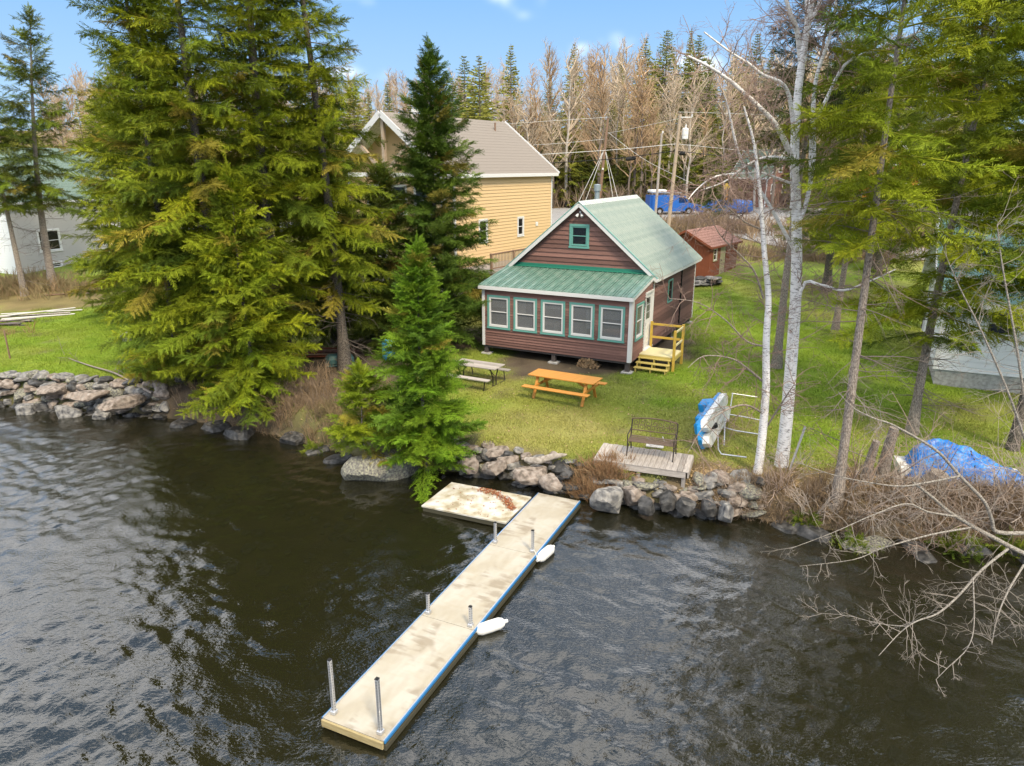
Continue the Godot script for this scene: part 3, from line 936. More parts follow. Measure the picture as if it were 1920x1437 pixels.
	conifer("tall_conifer", "dense bright conifer behind the roof of the white house", on_land(25.0, -36.0), {"h": 15.0, "low": 2.0, "r": 4.5, "girth": .3, "tint": y1, "tint2": C(.21, .28, .014), "droop": .3, "shape": .5, "seed": 19, "gap": .6, "miss": .1}, rt)
	conifer("tall_conifer", "dense green conifer between the lawn and the driveway", on_land(18.6, -42.0), {"h": 13.5, "low": 2.6, "r": 3.6, "girth": .25, "tint": C(.16, .23, .016), "tint2": y2, "droop": .3, "shape": .65, "seed": 20, "gap": .6, "kind": "fir"}, rt)
	conifer("tall_conifer", "broad dark conifer at the far end of the right lawn", on_land(24.0, -47.0), {"h": 14.0, "low": 2.0, "r": 4.2, "girth": .28, "tint": d1, "tint2": d2, "droop": .3, "shape": .6, "seed": 21, "gap": .65}, rt)
	conifer("tall_conifer", "dense bright conifer before the corner of the white house", on_land(19.4, -21.4), {"h": 14.0, "low": 5.0, "r": 3.2, "girth": .14, "tint": y1, "tint2": C(.2, .29, .016), "droop": .3, "shape": .5, "seed": 41, "gap": .42, "kind": "loose", "miss": .1, "bark": "bark_pale"}, rt)
	conifer("tall_conifer", "airy yellow green conifer beside the driveway end", on_land(15.4, -33.0), {"h": 13.0, "low": 4.5, "r": 3.0, "girth": .16, "tint": y1, "tint2": y2, "droop": .3, "shape": .55, "seed": 42, "gap": .45, "miss": .12, "bark": "bark_pale"}, rt)
	# green scrub in front of the trucks
	conifer("shrub_spruce", "low dark spruce bush beside the utility pole", on_land(19.6, -71.0), {"h": 3.4, "low": .2, "r": 2.4, "girth": .08, "tint": d1, "tint2": d2, "droop": .2, "shape": .5, "seed": 22, "gap": .4, "skirt": true})

func line(px: Array, z0: float, z1: float) -> PackedVector3Array:
	var pts := []
	for k in px.size():
		pts.append(at_z(px[k][0], px[k][1], lerpf(z0, z1, float(k) / (px.size() - 1))))
	return smooth(pts, 4)
func twigs_on(b: Buf, pts: PackedVector3Array, many: int, l: float, r: float, o: Dictionary, from := .1) -> void:
	for k in many:
		var t := rf(from, 1.0) * (pts.size() - 1)
		var a := mini(int(t), pts.size() - 2)
		var q := pts[a].lerp(pts[a + 1], t - a)
		var along := (pts[a + 1] - pts[a]).normalized()
		var side := along.cross(Vector3(rf(-1, 1), rf(-1, 1), rf(-1, 1))).normalized()
		grow(b, q, (along * rf(.2, .9) + side).normalized(), l * rf(.5, 1.2), r, o.get("depth", 1), o)

func make_birches() -> void:
	rng.seed = 600
	var twig := {"many": [5, 5], "up": -.02, "wob": .3, "depth": 2}
	var a := thing("birch_tree", "tall white birch with many forked limbs on the shore", "tree", on_land(7.38, -18.1))
	var inv := a.transform.affine_inverse()
	var tr := line([[1458, 900], [1467, 860], [1479, 740], [1492, 560], [1494, 420], [1490, 300], [1496, 180], [1508, 90], [1519, 20], [1535, -90], [1545, -220]], -18.1, -18.9)
	var tb := Buf.new()
	var rr := PackedFloat32Array()
	for k in tr.size():
		var t := float(k) / (tr.size() - 1)
		rr.append(lerpf(.205, .04, pow(t, .8)) * (1.0 + .5 * exp(-t * 30.0)))
	tb.tube(inv * tr, rr, 12)
	put(a, "trunk", tb.mesh(), M.birch)
	var fine := Buf.new()
	fine.col = C(.30, .21, .165)
	var limbs := [
		[[[1487, 390], [1492, 330], [1478, 280], [1455, 235], [1428, 205], [1385, 165], [1360, 145], [1330, 125], [1290, 105]], -18.4, -16.4, .085, .022],
		[[[1490, 310], [1485, 210], [1470, 160], [1430, 140], [1405, 120], [1370, 98], [1320, 60]], -18.5, -17.2, .06, .015],
		[[[1502, 115], [1495, 60], [1484, 30], [1472, -10], [1465, -70]], -18.8, -18.3, .075, .03],
		[[[1506, 112], [1512, 40], [1510, -40], [1500, -120]], -18.8, -18.9, .05, .02],
		[[[1516, 45], [1535, 10], [1555, -50], [1570, -130]], -18.9, -19.4, .06, .02],
		[[[1520, 330], [1524, 220], [1530, 150], [1545, 100], [1560, 55], [1568, 0], [1572, -70]], -18.6, -18.2, .06, .02],
		[[[1525, 235], [1548, 190], [1575, 135], [1600, 110], [1650, 90], [1700, 70], [1740, 52]], -18.5, -17.2, .05, .012],
		[[[1488, 430], [1506, 400], [1519, 345], [1526, 290], [1524, 220]], -18.3, -18.5, .055, .05],
		[[[1480, 720], [1502, 545], [1540, 535], [1580, 545], [1625, 530], [1680, 505]], -18.1, -16.8, .05, .012],
		[[[1490, 300], [1440, 295], [1400, 310], [1360, 340], [1320, 355]], -18.4, -16.9, .045, .01],
		[[[1490, 470], [1440, 380], [1390, 300], [1365, 200], [1355, 175]], -18.2, -17.0, .05, .015],
		[[[1485, 345], [1430, 325], [1400, 325], [1345, 330], [1310, 352], [1290, 375]], -18.3, -16.6, .035, .008]]
	for l in limbs:
		var pts: PackedVector3Array = inv * line(l[0], l[1], l[2])
		var q := Buf.new()
		limb(q, pts, l[3], l[4], 7)
		put(a, "limb", q.mesh(), M.birch)
		twigs_on(fine, pts, 20, 1.15, .013, twig, .2)
	twigs_on(fine, inv * tr, 56, 1.4, .014, twig, .25)
	put(a, "twigs", fine.mesh(), M.twig)
	rng.seed = 610
	var c := thing("birch_tree", "slender white birch with twiggy crown beside the leaning frames", "tree", on_land(6.7, -17.7))
	inv = c.transform.affine_inverse()
	tr = line([[1418, 900], [1426, 850], [1436, 740], [1437, 640], [1441, 560], [1434, 480], [1428, 400], [1422, 330], [1412, 260], [1395, 200]], -17.7, -17.2)
	tb = Buf.new()
	rr = PackedFloat32Array()
	for k in tr.size(): rr.append(lerpf(.13, .02, pow(float(k) / (tr.size() - 1), .85)))
	tb.tube(inv * tr, rr, 10)
	put(c, "trunk", tb.mesh(), M.birch)
	fine = Buf.new()
	fine.col = C(.24, .165, .13)
	for l in [[[[1436, 720], [1400, 690], [1370, 672], [1320, 668], [1290, 690]], -17.7, -16.6, .035, .006], [[[1436, 650], [1400, 640], [1360, 600], [1310, 568], [1255, 560]], -17.6, -16.9, .03, .006], [[[1432, 560], [1415, 510], [1390, 480], [1350, 440], [1330, 400]], -17.5, -17.0, .03, .006], [[[1438, 780], [1400, 760], [1360, 770], [1320, 800], [1290, 850]], -17.7, -16.2, .035, .006], [[[1438, 800], [1470, 750], [1490, 720]], -17.7, -16.9, .03, .008], [[[1428, 430], [1395, 415], [1360, 385], [1330, 370]], -17.4, -16.9, .028, .006]]:
		var pts: PackedVector3Array = inv * line(l[0], l[1], l[2])
		var q := Buf.new()
		limb(q, pts, l[3], l[4], 6)
		put(c, "limb", q.mesh(), M.bark_pale)
		twigs_on(fine, pts, 17, .95, .011, twig, .1)
	twigs_on(fine, inv * tr, 30, 1.1, .012, twig, .3)
	put(c, "twigs", fine.mesh(), M.twig)
	# grey stumps of trunks behind the brush
	var st := 0
	for q in [[9.4, -17.3, .12, 1.1, "grey broken trunk standing behind the brush, first of two"], [9.9, -17.45, .15, 1.4, "thicker grey broken trunk standing behind the brush"], [10.7, -16.5, .28, .55, "wide low tree stump among the brush"]]:
		var s := thing("tree_stump", q[4], "stump", on_land(q[0], q[1]))
		var u := Buf.new()
		u.tube(PackedVector3Array([Vector3(0, -.2, 0), Vector3(0, .25, 0), Vector3(.05, q[3] * .6, 0), Vector3(.09, q[3], .05)]), PackedFloat32Array([q[2] * 1.5, q[2] * 1.1, q[2] * .95, q[2] * .8]), 10)
		put(s, "trunk", u.mesh(), M.bark_pale)
		st += 1

func make_shrubs() -> void:
	# the lichened bare tree that leans out over the water on the right
	rng.seed = 700
	var twig := {"many": [4, 5], "up": .0, "wob": .38, "depth": 1}
	var a := thing("leaning_tree", "bare lichen-covered tree leaning out over the lake", "tree", on_land(12.6, -14.9))
	var inv := a.transform.affine_inverse()
	var fine := Buf.new()
	fine.col = C(.27, .235, .195)
	for l in [
		[[[2060, 1100], [1990, 1065], [1920, 1038], [1862, 1008], [1820, 985], [1780, 960], [1745, 930], [1712, 905]], -14.2, -13.9, .1, .03, 8, .7],
		[[[1935, 1000], [1870, 998], [1860, 975], [1845, 940], [1800, 893], [1762, 850], [1720, 822], [1670, 795], [1640, 785], [1600, 765], [1572, 735]], -14.2, -13.6, .075, .008, 16, .6],
		[[[1800, 893], [1740, 905], [1690, 912], [1630, 905], [1560, 890], [1490, 865]], -13.9, -13.4, .035, .006, 12, .6],
		[[[1820, 990], [1760, 1000], [1700, 1015], [1650, 1030], [1600, 1050], [1500, 1062]], -13.9, -12.9, .035, .005, 14, .6],
		[[[1890, 1030], [1840, 1070], [1800, 1115], [1760, 1150], [1720, 1165], [1690, 1185], [1648, 1230]], -13.8, -10.5, .045, .006, 18, .6],
		[[[1825, 1085], [1827, 1170], [1815, 1215], [1780, 1250], [1755, 1275]], -12.6, -9.9, .02, .004, 8, .45],
		[[[1800, 970], [1740, 960], [1700, 945], [1640, 965], [1560, 1000], [1480, 1030]], -14.0, -13.2, .035, .005, 12, .55],
		[[[1920, 1060], [1890, 1110], [1870, 1160], [1860, 1210]], -13.4, -10.9, .035, .006, 12, .5],
		[[[1700, 1175], [1650, 1170], [1590, 1155], [1530, 1150]], -11.6, -11.4, .012, .003, 8, .35],
		[[[1990, 1065], [1960, 940], [1930, 800], [1905, 640], [1880, 500], [1870, 420]], -14.2, -15.2, .07, .01, 20, 1.0],
		[[[1960, 940], [1900, 760], [1840, 620], [1800, 540], [1770, 470]], -14.4, -15.0, .045, .008, 16, .9]]:
		var pts: PackedVector3Array = inv * line(l[0], l[1], l[2])
		var q := Buf.new()
		limb(q, pts, l[3] * .68, l[4] * .8, 7)
		put(a, "limb", q.mesh(), M.lichen_bark)
		twigs_on(fine, pts, int(l[5] * 1.5), l[6] * 1.25, .0065, {"many": [2, 4], "up": .0, "wob": .26, "depth": 2}, .1)
	put(a, "twigs", fine.mesh(), M.twig)
	# bare shrubs along the right bank
	var k := 0
	for q in [[6.9, -16.9, 1.7, -.5], [7.6, -16.3, 1.5, -.1], [8.7, -16.0, 2.4, .2], [9.6, -15.8, 2.2, -.2], [10.4, -15.6, 2.6, .1], [11.3, -15.5, 2.4, -.1], [12.2, -15.6, 2.8, -.3], [5.9, -16.8, 1.1, -.3], [9.1, -16.9, 2.9, .1], [11.0, -17.2, 3.0, .1], [13.4, -16.2, 3.6, -.2], [10.1, -15.2, 1.6, -.4]]:
		rng.seed = 720 + k
		var s := thing("bare_shrub", "leafless tangled shrub on the bank under the birches", "shrub", on_land(q[0], q[1]), 0.0, "bare shrubs along the right bank")
		var b := Buf.new()
		b.col = C(.32, .23, .17).lerp(C(.44, .37, .31), rng.randf())
		for j in 9:
			var az := rf(0, TAU)
			grow(b, Vector3(cos(az), 0, sin(az)) * .08 + Vector3(0, -.1, 0), Vector3(cos(az) * .7 + q[3], 1.0, sin(az) * .7 + .25).normalized(), q[2] * rf(.5, .9), .019, 2, {"many": [4, 6], "up": .02, "wob": .3, "sides": 4})
		put(s, "stems", b.mesh(), M.twig)
		k += 1
	# brown brush under the spruces and along the banks
	rng.seed = 750
	var xs := []
	var cs := []
	var spots := [[-7.4, -22.6, 2.4, 1.3, 280, .6, 0], [-8.3, -24.4, 2.6, 1.6, 200, .8, 0], [-5.6, -21.6, 1.1, .8, 120, .6, 1], [2.3, -17.75, .6, .35, 260, .6, 2], [1.8, -18.0, .4, .3, 90, .45, 2], [8.5, -16.2, 2.6, .7, 330, .6, 0], [11.5, -15.7, 2.4, .6, 280, .7, 0], [-3.75, -19.35, .5, .2, 50, .3, 2], [-27.6, -32.6, 2.2, .9, 160, 1.1, 2], [-29.5, -42.0, 3.4, 1.6, 220, 1.2, 1], [17.5, -66.0, 6.0, 3.5, 330, 1.8, 0], [23.0, -52.0, 5.0, 2.0, 240, 1.4, 0], [30.0, -60, 6.0, 4.0, 220, 2.0, 0], [13.0, -52.0, 3.0, 2.0, 160, 1.6, 0], [6.3, -16.9, .9, .5, 110, .5, 0]]
	for s in spots:
		for j in s[4]:
			var x: float = s[0] + rng.randfn() * s[2] * .6
			var z: float = s[1] + rng.randfn() * s[3] * .6
			if z > shore_z(x) - .25: continue
			var sc: float = s[5] * rf(.5, 1.3)
			xs.append(Transform3D(Basis(Vector3.UP, rf(0, TAU)).rotated(Vector3(rf(-1, 1), 0, rf(-1, 1)).normalized(), rf(0, .5)).scaled(Vector3(sc, sc, sc)), on_land(x, z, -.03)))
			var t: Color = [C(.24, .18, .13), C(.23, .2, .09), C(.36, .2, .1)][s[6]]
			cs.append(t.lerp(C(.32, .22, .12), rng.randf()) * rf(.7, 1.15))
	tag(copies(self, "dry_brush", SPR.brush, M.twig, xs, cs), "dry brown brush and dead stalks under the trees and along the banks", "brush", "", "stuff")
	# small evergreen bushes at the water's edge on the right
	k = 0
	for q in [[8.15, -15.15, .75, "yellow green cedar bush hanging over the water"], [10.6, -15.0, .8, "low green bush on the bank under the leaning tree"], [11.9, -14.9, .7, "small green bush at the water beside the leaning tree"], [7.4, -16.1, .5, "small dark green bush among the litter by the birch"], [-6.3, -21.2, .6, "small yellow leaved bush at the water under the spruces"]]:
		rng.seed = 780 + k
		var s := thing("evergreen_bush", q[3], "bush", on_land(q[0], q[1]))
		var x2 := []
		var c2 := []
		for j in 150:
			var d := Vector3(rng.randfn(), absf(rng.randfn()) * .7, rng.randfn()).normalized()
			x2.append(aim(d * q[2] * rf(.1, .6) + Vector3(0, .1, 0), d + Vector3(0, rf(-.4, .4), 0), rf(.25, .5) * q[2], rf(0, TAU)))
			c2.append(C(.17, .2, .015).lerp(C(.09, .14, .016), rng.randf()))
		var st := Buf.new()
		for j in 7:
			var d := Vector3(rf(-.6, .6), 1, rf(-.6, .6)).normalized()
			st.tube(PackedVector3Array([Vector3(0, -.15, 0), d * q[2] * .7]), PackedFloat32Array([.015, .004]), 4)
		for j in st.c.size(): st.c[j] = C(.16, .12, .09)
		put(s, "stems", st.mesh(), M.twig)
		copies(s, "foliage", SPR.fir, M.leaf, x2, c2).set_meta("kind", "stuff")
		k += 1

func make_grass() -> void:
	rng.seed = 800
	var xs := []
	var cs := []
	var want := 15000
	for q in want:
		var x := rf(-27, 20)
		var z := rf(-46, -16.5)
		if rng.randf() > smoothstep(-75, -20, z) + .1: continue
		if shore_z(x) - z < 1.1: continue
		var k := ground_tint(x, z)
		if k.g < k.r * .93: continue
		# not under the cabin
		var lx := (x - 4.548) * cos(.474) + (z + 26.502) * sin(.474)
		var lb := (x - 4.548) * sin(.474) - (z + 26.502) * cos(.474)
		if lx > -6.5 and lx < .1 and lb > .1 and lb < 9.9: continue
		var s := rf(.75, 1.2)
		xs.append(Transform3D(Basis(Vector3.UP, rf(0, TAU)).scaled(Vector3(s, s, s)), on_land(x, z, -.005)))
		cs.append(k * rf(.9, 1.1))
	tag(copies(self, "lawn_grass", SPR.tuft, M.grass, xs, cs), "short grass blades of the lawns around the cabin", "grass", "", "stuff")
	# fallen leaves on the bank under the birches
	var lf := Buf.new()
	lf.tri(Vector3(-.5, 0, 0), Vector3(0, .12, .35), Vector3(.5, 0, 0)); lf.tri(Vector3(-.5, 0, 0), Vector3(.5, 0, 0), Vector3(0, .1, -.35))
	xs = []
	cs = []
	for q in 8000:
		var c: Array = [[8.0, -16.9, 3.0, .8], [11.3, -16.4, 3.2, .9], [5.4, -17.3, .8, .6], [-8.0, -24.0, 3.0, 1.8], [3.0, -21.0, 7.0, 5.0], [10.5, -20.5, 6.0, 5.0]][q % 6]
		var x: float = c[0] + rng.randfn() * c[2] * .6
		var z: float = c[1] + rng.randfn() * c[3] * .6
		if z > shore_z(x) - .3: continue
		var s := rf(.04, .09)
		xs.append(Transform3D(Basis.from_euler(Vector3(rf(-.5, .5), rf(0, TAU), rf(-.5, .5))).scaled(Vector3(s, s, s)), on_land(x, z, .012)))
		cs.append(C(.34, .22, .10).lerp(C(.46, .34, .18), rng.randf()) * rf(.6, 1.1))
	tag(copies(self, "fallen_leaves", lf.mesh(), M.grass, xs, cs), "fallen brown leaves scattered on the bank under the trees", "leaves", "", "stuff")

# --- building pieces
# one lapped board: x along the wall, y up, z outward; ends may slope
func clap_mesh(l0: float, l1: float, r0: float, r1: float, h: float, back: float, lap: float) -> Mesh:
	var b := Buf.new()
	var a := [Vector3(l0, 0, -back), Vector3(r0, 0, -back), Vector3(r1, h, -back), Vector3(l1, h, -back), Vector3(l0, 0, lap), Vector3(r0, 0, lap), Vector3(r1, h, .004), Vector3(l1, h, .004)]
	b.quad(a[4], a[5], a[6], a[7]); b.quad(a[1], a[0], a[3], a[2])
	b.quad(a[0], a[1], a[5], a[4]); b.quad(a[7], a[6], a[2], a[3])
	b.quad(a[5], a[1], a[2], a[6]); b.quad(a[0], a[4], a[7], a[3])
	return b.mesh()

# a wall of lapped boards, each its own piece. x: wall frame (x right seen from outside, y up, z outward).
# lim(y) gives the wall's left and right end at a height; holes are [x0, y0, x1, y1]
func board_wall(parent: Node, x: Transform3D, y0: float, y1: float, lim: Callable, holes: Array, course: float, mats: Array, joined := "", back := .09, lap := .042) -> void:
	var y := y0
	var all := Buf.new()
	while y < y1 - .01:
		var h := minf(course, y1 - y)
		var lo: Vector2 = lim.call(y)
		var hi: Vector2 = lim.call(y + h)
		if hi.y - hi.x < .02: hi = Vector2((hi.x + hi.y) * .5 - .01, (hi.x + hi.y) * .5 + .01)
		var cuts := [[lo.x, lo.y]]
		for q in holes:
			if y + h * .5 > q[1] and y + h * .5 < q[3]:
				var next := []
				for c in cuts:
					if q[2] <= c[0] or q[0] >= c[1]: next.append(c)
					else:
						if q[0] > c[0] + .01: next.append([c[0], q[0]])
						if q[2] < c[1] - .01: next.append([q[2], c[1]])
				cuts = next
		for c in cuts:
			var l1: float = hi.x if c[0] == lo.x else c[0]
			var r1: float = hi.y if c[1] == lo.y else c[1]
			if joined:
				var k := all.v.size()
				var one: Array = clap_mesh(c[0], l1, c[1], r1, h, back, lap).surface_get_arrays(0)
				for p in one[Mesh.ARRAY_VERTEX]: all.v.append(p + Vector3(0, y, 0))
				all.n.append_array(one[Mesh.ARRAY_NORMAL]); all.c.append_array(one[Mesh.ARRAY_COLOR])
				for p in one[Mesh.ARRAY_INDEX]: all.i.append(p + k)
			else:
				put(parent, "siding_board", clap_mesh(c[0], l1, c[1], r1, h, back, lap), mats[rng.randi() % mats.size()], x * Transform3D(Basis(), Vector3(0, y, 0)))
		y += course
	if joined: put(parent, joined, all.mesh(), mats[0], x).set_meta("kind", "stuff")

# a window set in a wall frame; x, y is the centre, w, h the outside of the casing
func window(parent: Node, x: Transform3D, cx: float, cy: float, w: float, h: float, trim: Material, sash: Material, glass: Material, tw := .085, sw := .06, rail := true) -> Node3D:
	var n := Node3D.new()
	n.name = "window"
	parent.add_child(n, true)
	n.transform = x * Transform3D(Basis(), Vector3(cx, cy, 0))
	var a := w * .5
	var b := h * .5
	beam(n, "casing", Vector3(-a, b - tw * .5, .025), Vector3(a, b - tw * .5, .025), .07, tw, trim)
	beam(n, "casing", Vector3(-a - .02, -b + tw * .4, .03), Vector3(a + .02, -b + tw * .4, .03), .085, tw * .8, trim)
	for s in [-1.0, 1.0]:
		beam(n, "casing", Vector3(s * (a - tw * .5), -b + tw * .8, .024), Vector3(s * (a - tw * .5), b - tw, .024), .066, tw, trim, Vector3.RIGHT)
	var ia := a - tw
	var ib := b - tw
	beam(n, "sash", Vector3(-ia, ib - sw * .5, .012), Vector3(ia, ib - sw * .5, .012), .06, sw, sash)
	beam(n, "sash", Vector3(-ia, -ib + sw * .7, .014), Vector3(ia, -ib + sw * .7, .014), .065, sw * 1.4, sash)
	for s in [-1.0, 1.0]:
		beam(n, "sash", Vector3(s * (ia - sw * .5), -ib + sw * 1.4, .012), Vector3(s * (ia - sw * .5), ib - sw, .012), .058, sw, sash, Vector3.RIGHT)
	var pw := (ia - sw) * 2.0
	var ph := ib * 2.0 - sw * 2.4
	if rail:
		beam(n, "meeting_rail", Vector3(-pw * .5, sw * .2, .006), Vector3(pw * .5, sw * .2, .006), .04, .035, sash)
		put(n, "pane", box_mesh(Vector3(pw, ph * .5 - .018, .004), 0), glass, Transform3D(Basis(), Vector3(0, sw * .2 + ph * .25, -.002)))
		put(n, "pane", box_mesh(Vector3(pw, ph * .5 - .018, .004), 0), glass, Transform3D(Basis(), Vector3(0, sw * .2 - ph * .25, -.012)))
	else:
		put(n, "pane", box_mesh(Vector3(pw, ph, .004), 0), glass, Transform3D(Basis(), Vector3(0, sw * .2, -.002)))
	return n

# a sheet of ribbed metal: x across, z down the slope (from 0 to run), y out; ribs every `pitch`
func ribbed(w: float, run: float, pitch: float, rib: float, high: float, l_cut := 0.0, r_cut := 0.0) -> Mesh:
	var b := Buf.new()
	var prof := [[0.0, 0.0]]
	var x := pitch * .5
	while x < w - rib * .5:
		prof.append([x - rib, 0.0]); prof.append([x - rib * .45, high]); prof.append([x + rib * .45, high]); prof.append([x + rib, 0.0])
		x += pitch
	prof.append([w, 0.0])
	for k in prof.size() - 1:
		var p := Vector3(prof[k][0], prof[k][1], 0)
		var q := Vector3(prof[k + 1][0], prof[k + 1][1], 0)
		var e := Vector3(0, 0, run)
		b.quad(p, p + e, q + e, q)
		var t := Vector3(0, -.012, 0)
		b.quad(p + e, p + e + t, q + e + t, q + e)
	var t2 := Vector3(0, -.012, 0)
	b.quad(Vector3(0, 0, 0) + t2, Vector3(w, 0, 0) + t2, Vector3(w, 0, run) + t2, Vector3(0, 0, run) + t2)
	b.quad(Vector3(0, 0, 0), t2, Vector3(0, 0, run) + t2, Vector3(0, 0, run))
	b.quad(Vector3(w, 0, 0), Vector3(w, 0, run), Vector3(w, 0, run) + t2, Vector3(w, 0, 0) + t2)
	return b.mesh()

func make_cabin() -> void:
	var W := 6.484
	var D := 2.638
	var L := 9.856
	var hb := 1.431
	var he := 3.88
	var hm := 4.33
	var ha := 7.16
	var o := thing("lake_cabin", "brown clapboard cabin with green metal roof and glazed porch", "cabin", Vector3(4.548, 0, -26.502), -.474)
	rng.seed = 900
	var brown := [M.brown0, M.brown1, M.brown2, M.brown0]
	var sidem := [M.side0, M.side1, M.side2]
	# wall frames
	var front := Transform3D(Basis(Vector3.RIGHT, Vector3.UP, Vector3.BACK), Vector3(-W, 0, 0))
	var right := Transform3D(Basis(Vector3(0, 0, -1), Vector3.UP, Vector3.RIGHT), Vector3(0, 0, 0))
	var left := Transform3D(Basis(Vector3(0, 0, 1), Vector3.UP, Vector3.LEFT), Vector3(-W, 0, -L))
	var back := Transform3D(Basis(Vector3.LEFT, Vector3.UP, Vector3.FORWARD), Vector3(0, 0, -L))
	var gable := front.translated_local(Vector3(0, 0, -D))
	var wins := [-5.72, -4.49, -3.26, -2.02, -.79]
	var holes := []
	for r in wins: holes.append([W + r - .44, 2.24, W + r + .44, 3.51])
	board_wall(o, front, hb, he, func(_y): return Vector2(.06, W - .06), holes, .112, brown)
	var roof_y := func(b: float) -> float: return lerpf(he, 4.36, b / D)
	# porch side: below the sloping porch roof
	board_wall(o, right, hb, 4.36, func(y): return Vector2(.06 if y <= he else clampf((y - he) / (4.36 - he) * D, .06, D - .1), D - .02), [[.46, 2.24, 1.32, 3.54], [1.56, 1.4, 2.60, 3.86]], .112, brown)
	board_wall(o, right, hb, hm, func(_y): return Vector2(D + .1, L - .02), [[4.95, 3.0, 5.54, 3.88]], .19, sidem)
	board_wall(o, left, hb, hm, func(_y): return Vector2(.02, L - D - .02), [], .19, sidem, "left_siding")
	board_wall(o, left, hb, 4.36, func(y): return Vector2(L - D, L - .06 if y <= he else L - clampf((y - he) / (4.36 - he) * D, .06, D - .1)), [], .112, [M.brown1], "left_siding")
	var lim := func(y: float) -> Vector2:
		var t := clampf((y - hm) / (ha - hm), 0, 1) * W * .5
		return Vector2(t + .02, W - t - .02)
	board_wall(o, back, hb, ha, lim, [], .19, sidem, "back_siding")
	board_wall(o, gable, 4.2, ha - .05, lim, [[W - 3.72 + .07, 5.44, W - 2.83 - .07, 6.30]], .19, brown)
	put(o, "inner_wall", box_mesh(Vector3(W - .3, 2.9, .08), 0), M.room, Transform3D(Basis(), Vector3(-W * .5, 2.9, -D - .1)))
	put(o, "floor", box_mesh(Vector3(W - .05, .16, L - .05), 0), M.post, Transform3D(Basis(), Vector3(-W * .5, hb - .02, -L * .5)))
	put(o, "porch_ceiling", box_mesh(Vector3(W - .22, .04, D - .3), 0), M.orange_log, Transform3D(Basis(Vector3.RIGHT, atan(.18)), Vector3(-W * .5, 3.97, -D * .5)))
	put(o, "upper_floor", box_mesh(Vector3(W - .25, .1, L - D - .3), 0), M.room, Transform3D(Basis(), Vector3(-W * .5, 4.2, -(L + D) * .5)))
	# furniture seen dimly through the porch glass
	for q in [[-5.4, .9, .5], [-3.3, .75, .9], [-1.4, .8, .7]]:
		put(o, "porch_seat", box_mesh(Vector3(q[2] + .4, q[1], .6), .05), M.cloth, Transform3D(Basis(), Vector3(q[0], hb + .08 + q[1] * .5, -1.9)))
	for k in 5:
		var drop: float = [.45, .62, .3, .95, .5][k]
		put(o, "curtain", box_mesh(Vector3([.8, .34, .8, .3, .8][k], drop, .015), 0), M.cloth, Transform3D(Basis(), Vector3(wins[k] + [0.0, -.24, 0.0, .27, 0.0][k], 3.5 - drop * .5, -.16)))
	for r in wins: window(o, front, W + r, 2.875, 1.06, 1.42, M.teal, M.white, M.glass, .085, .068)
	window(o, right, .89, 2.89, .98, 1.46, M.teal, M.white, M.glass, .085, .068)
	window(o, gable, W - 3.275, 5.87, .89, 1.0, M.teal, M.teal, M.glass_dark, .10, .05)
	window(o, right, 5.245, 3.44, .72, 1.02, M.teal, M.post, M.glass_dark, .075, .04)
	# corner boards
	for q in [[-W, 0.0], [0.0, 0.0]]:
		var sx: float = -1.0 if q[0] < -1 else 1.0
		beam(o, "corner_board", Vector3(q[0] - sx * .045, hb - .02, .022), Vector3(q[0] - sx * .045, he + .02, .022), .13, .05, M.white, Vector3.BACK)
		beam(o, "corner_board", Vector3(q[0] + sx * .022, hb - .02, -.062), Vector3(q[0] + sx * .022, he + .05, -.062), .12, .05, M.white, Vector3.RIGHT)
	beam(o, "corner_board", Vector3(.022, hb - .02, -D - .03), Vector3(.022, hm + .05, -D - .03), .12, .05, M.white, Vector3.RIGHT)
	beam(o, "corner_board", Vector3(.022, hb - .02, -L + .05), Vector3(.022, hm, -L + .05), .11, .05, M.white, Vector3.RIGHT)
	beam(o, "dark_pipe", Vector3(.05, 1.6, -7.12), Vector3(.05, hm - .12, -7.12), .06, .06, M.black, Vector3.RIGHT)
	# door
	var dr := Node3D.new()
	dr.name = "door"
	o.add_child(dr, true)
	dr.transform = right * Transform3D(Basis(), Vector3(2.08, 1.58, 0))
	for s in [-1.0, 1.0]: beam(dr, "door_frame", Vector3(s * .48, 0, .02), Vector3(s * .48, 2.25, .02), .1, .08, M.white, Vector3.RIGHT)
	beam(dr, "door_frame", Vector3(-.53, 2.29, .02), Vector3(.53, 2.29, .02), .1, .08, M.white)
	put(dr, "door_leaf", box_mesh(Vector3(.86, 2.2, .05), .004), M.white, Transform3D(Basis(), Vector3(0, 1.12, -.03)))
	put(dr, "lower_panel", box_mesh(Vector3(.6, .8, .012), .004), M.white_dull, Transform3D(Basis(), Vector3(0, .58, -.002)))
	for r in 3:
		for c in 3:
			put(dr, "pane", box_mesh(Vector3(.18, .27, .008), 0), M.glass_dark, Transform3D(Basis(), Vector3((c - 1) * .2, 1.32 + r * .3, -.002)))
	put(dr, "handle", box_mesh(Vector3(.03, .12, .06), .005), M.iron, Transform3D(Basis(), Vector3(-.36, 1.02, .025)))
	beam(dr, "sill", Vector3(-.55, -.02, .05), Vector3(.55, -.02, .05), .16, .05, M.white_dull)
	var lamp := Node3D.new()
	lamp.name = "wall_lamp"
	o.add_child(lamp, true)
	lamp.position = Vector3(.1, 3.72, -1.44)
	put(lamp, "arm", box_mesh(Vector3(.12, .025, .025), 0), M.iron)
	put(lamp, "hood", box_mesh(Vector3(.09, .16, .09), .015), M.iron, Transform3D(Basis(), Vector3(.07, -.08, 0)))
	# flood lamps under the apex
	var fl := Node3D.new()
	fl.name = "flood_lamp"
	o.add_child(fl, true)
	fl.position = Vector3(-W * .5, 6.86, -D + .06)
	put(fl, "bracket", box_mesh(Vector3(.08, .1, .05), .01), M.white)
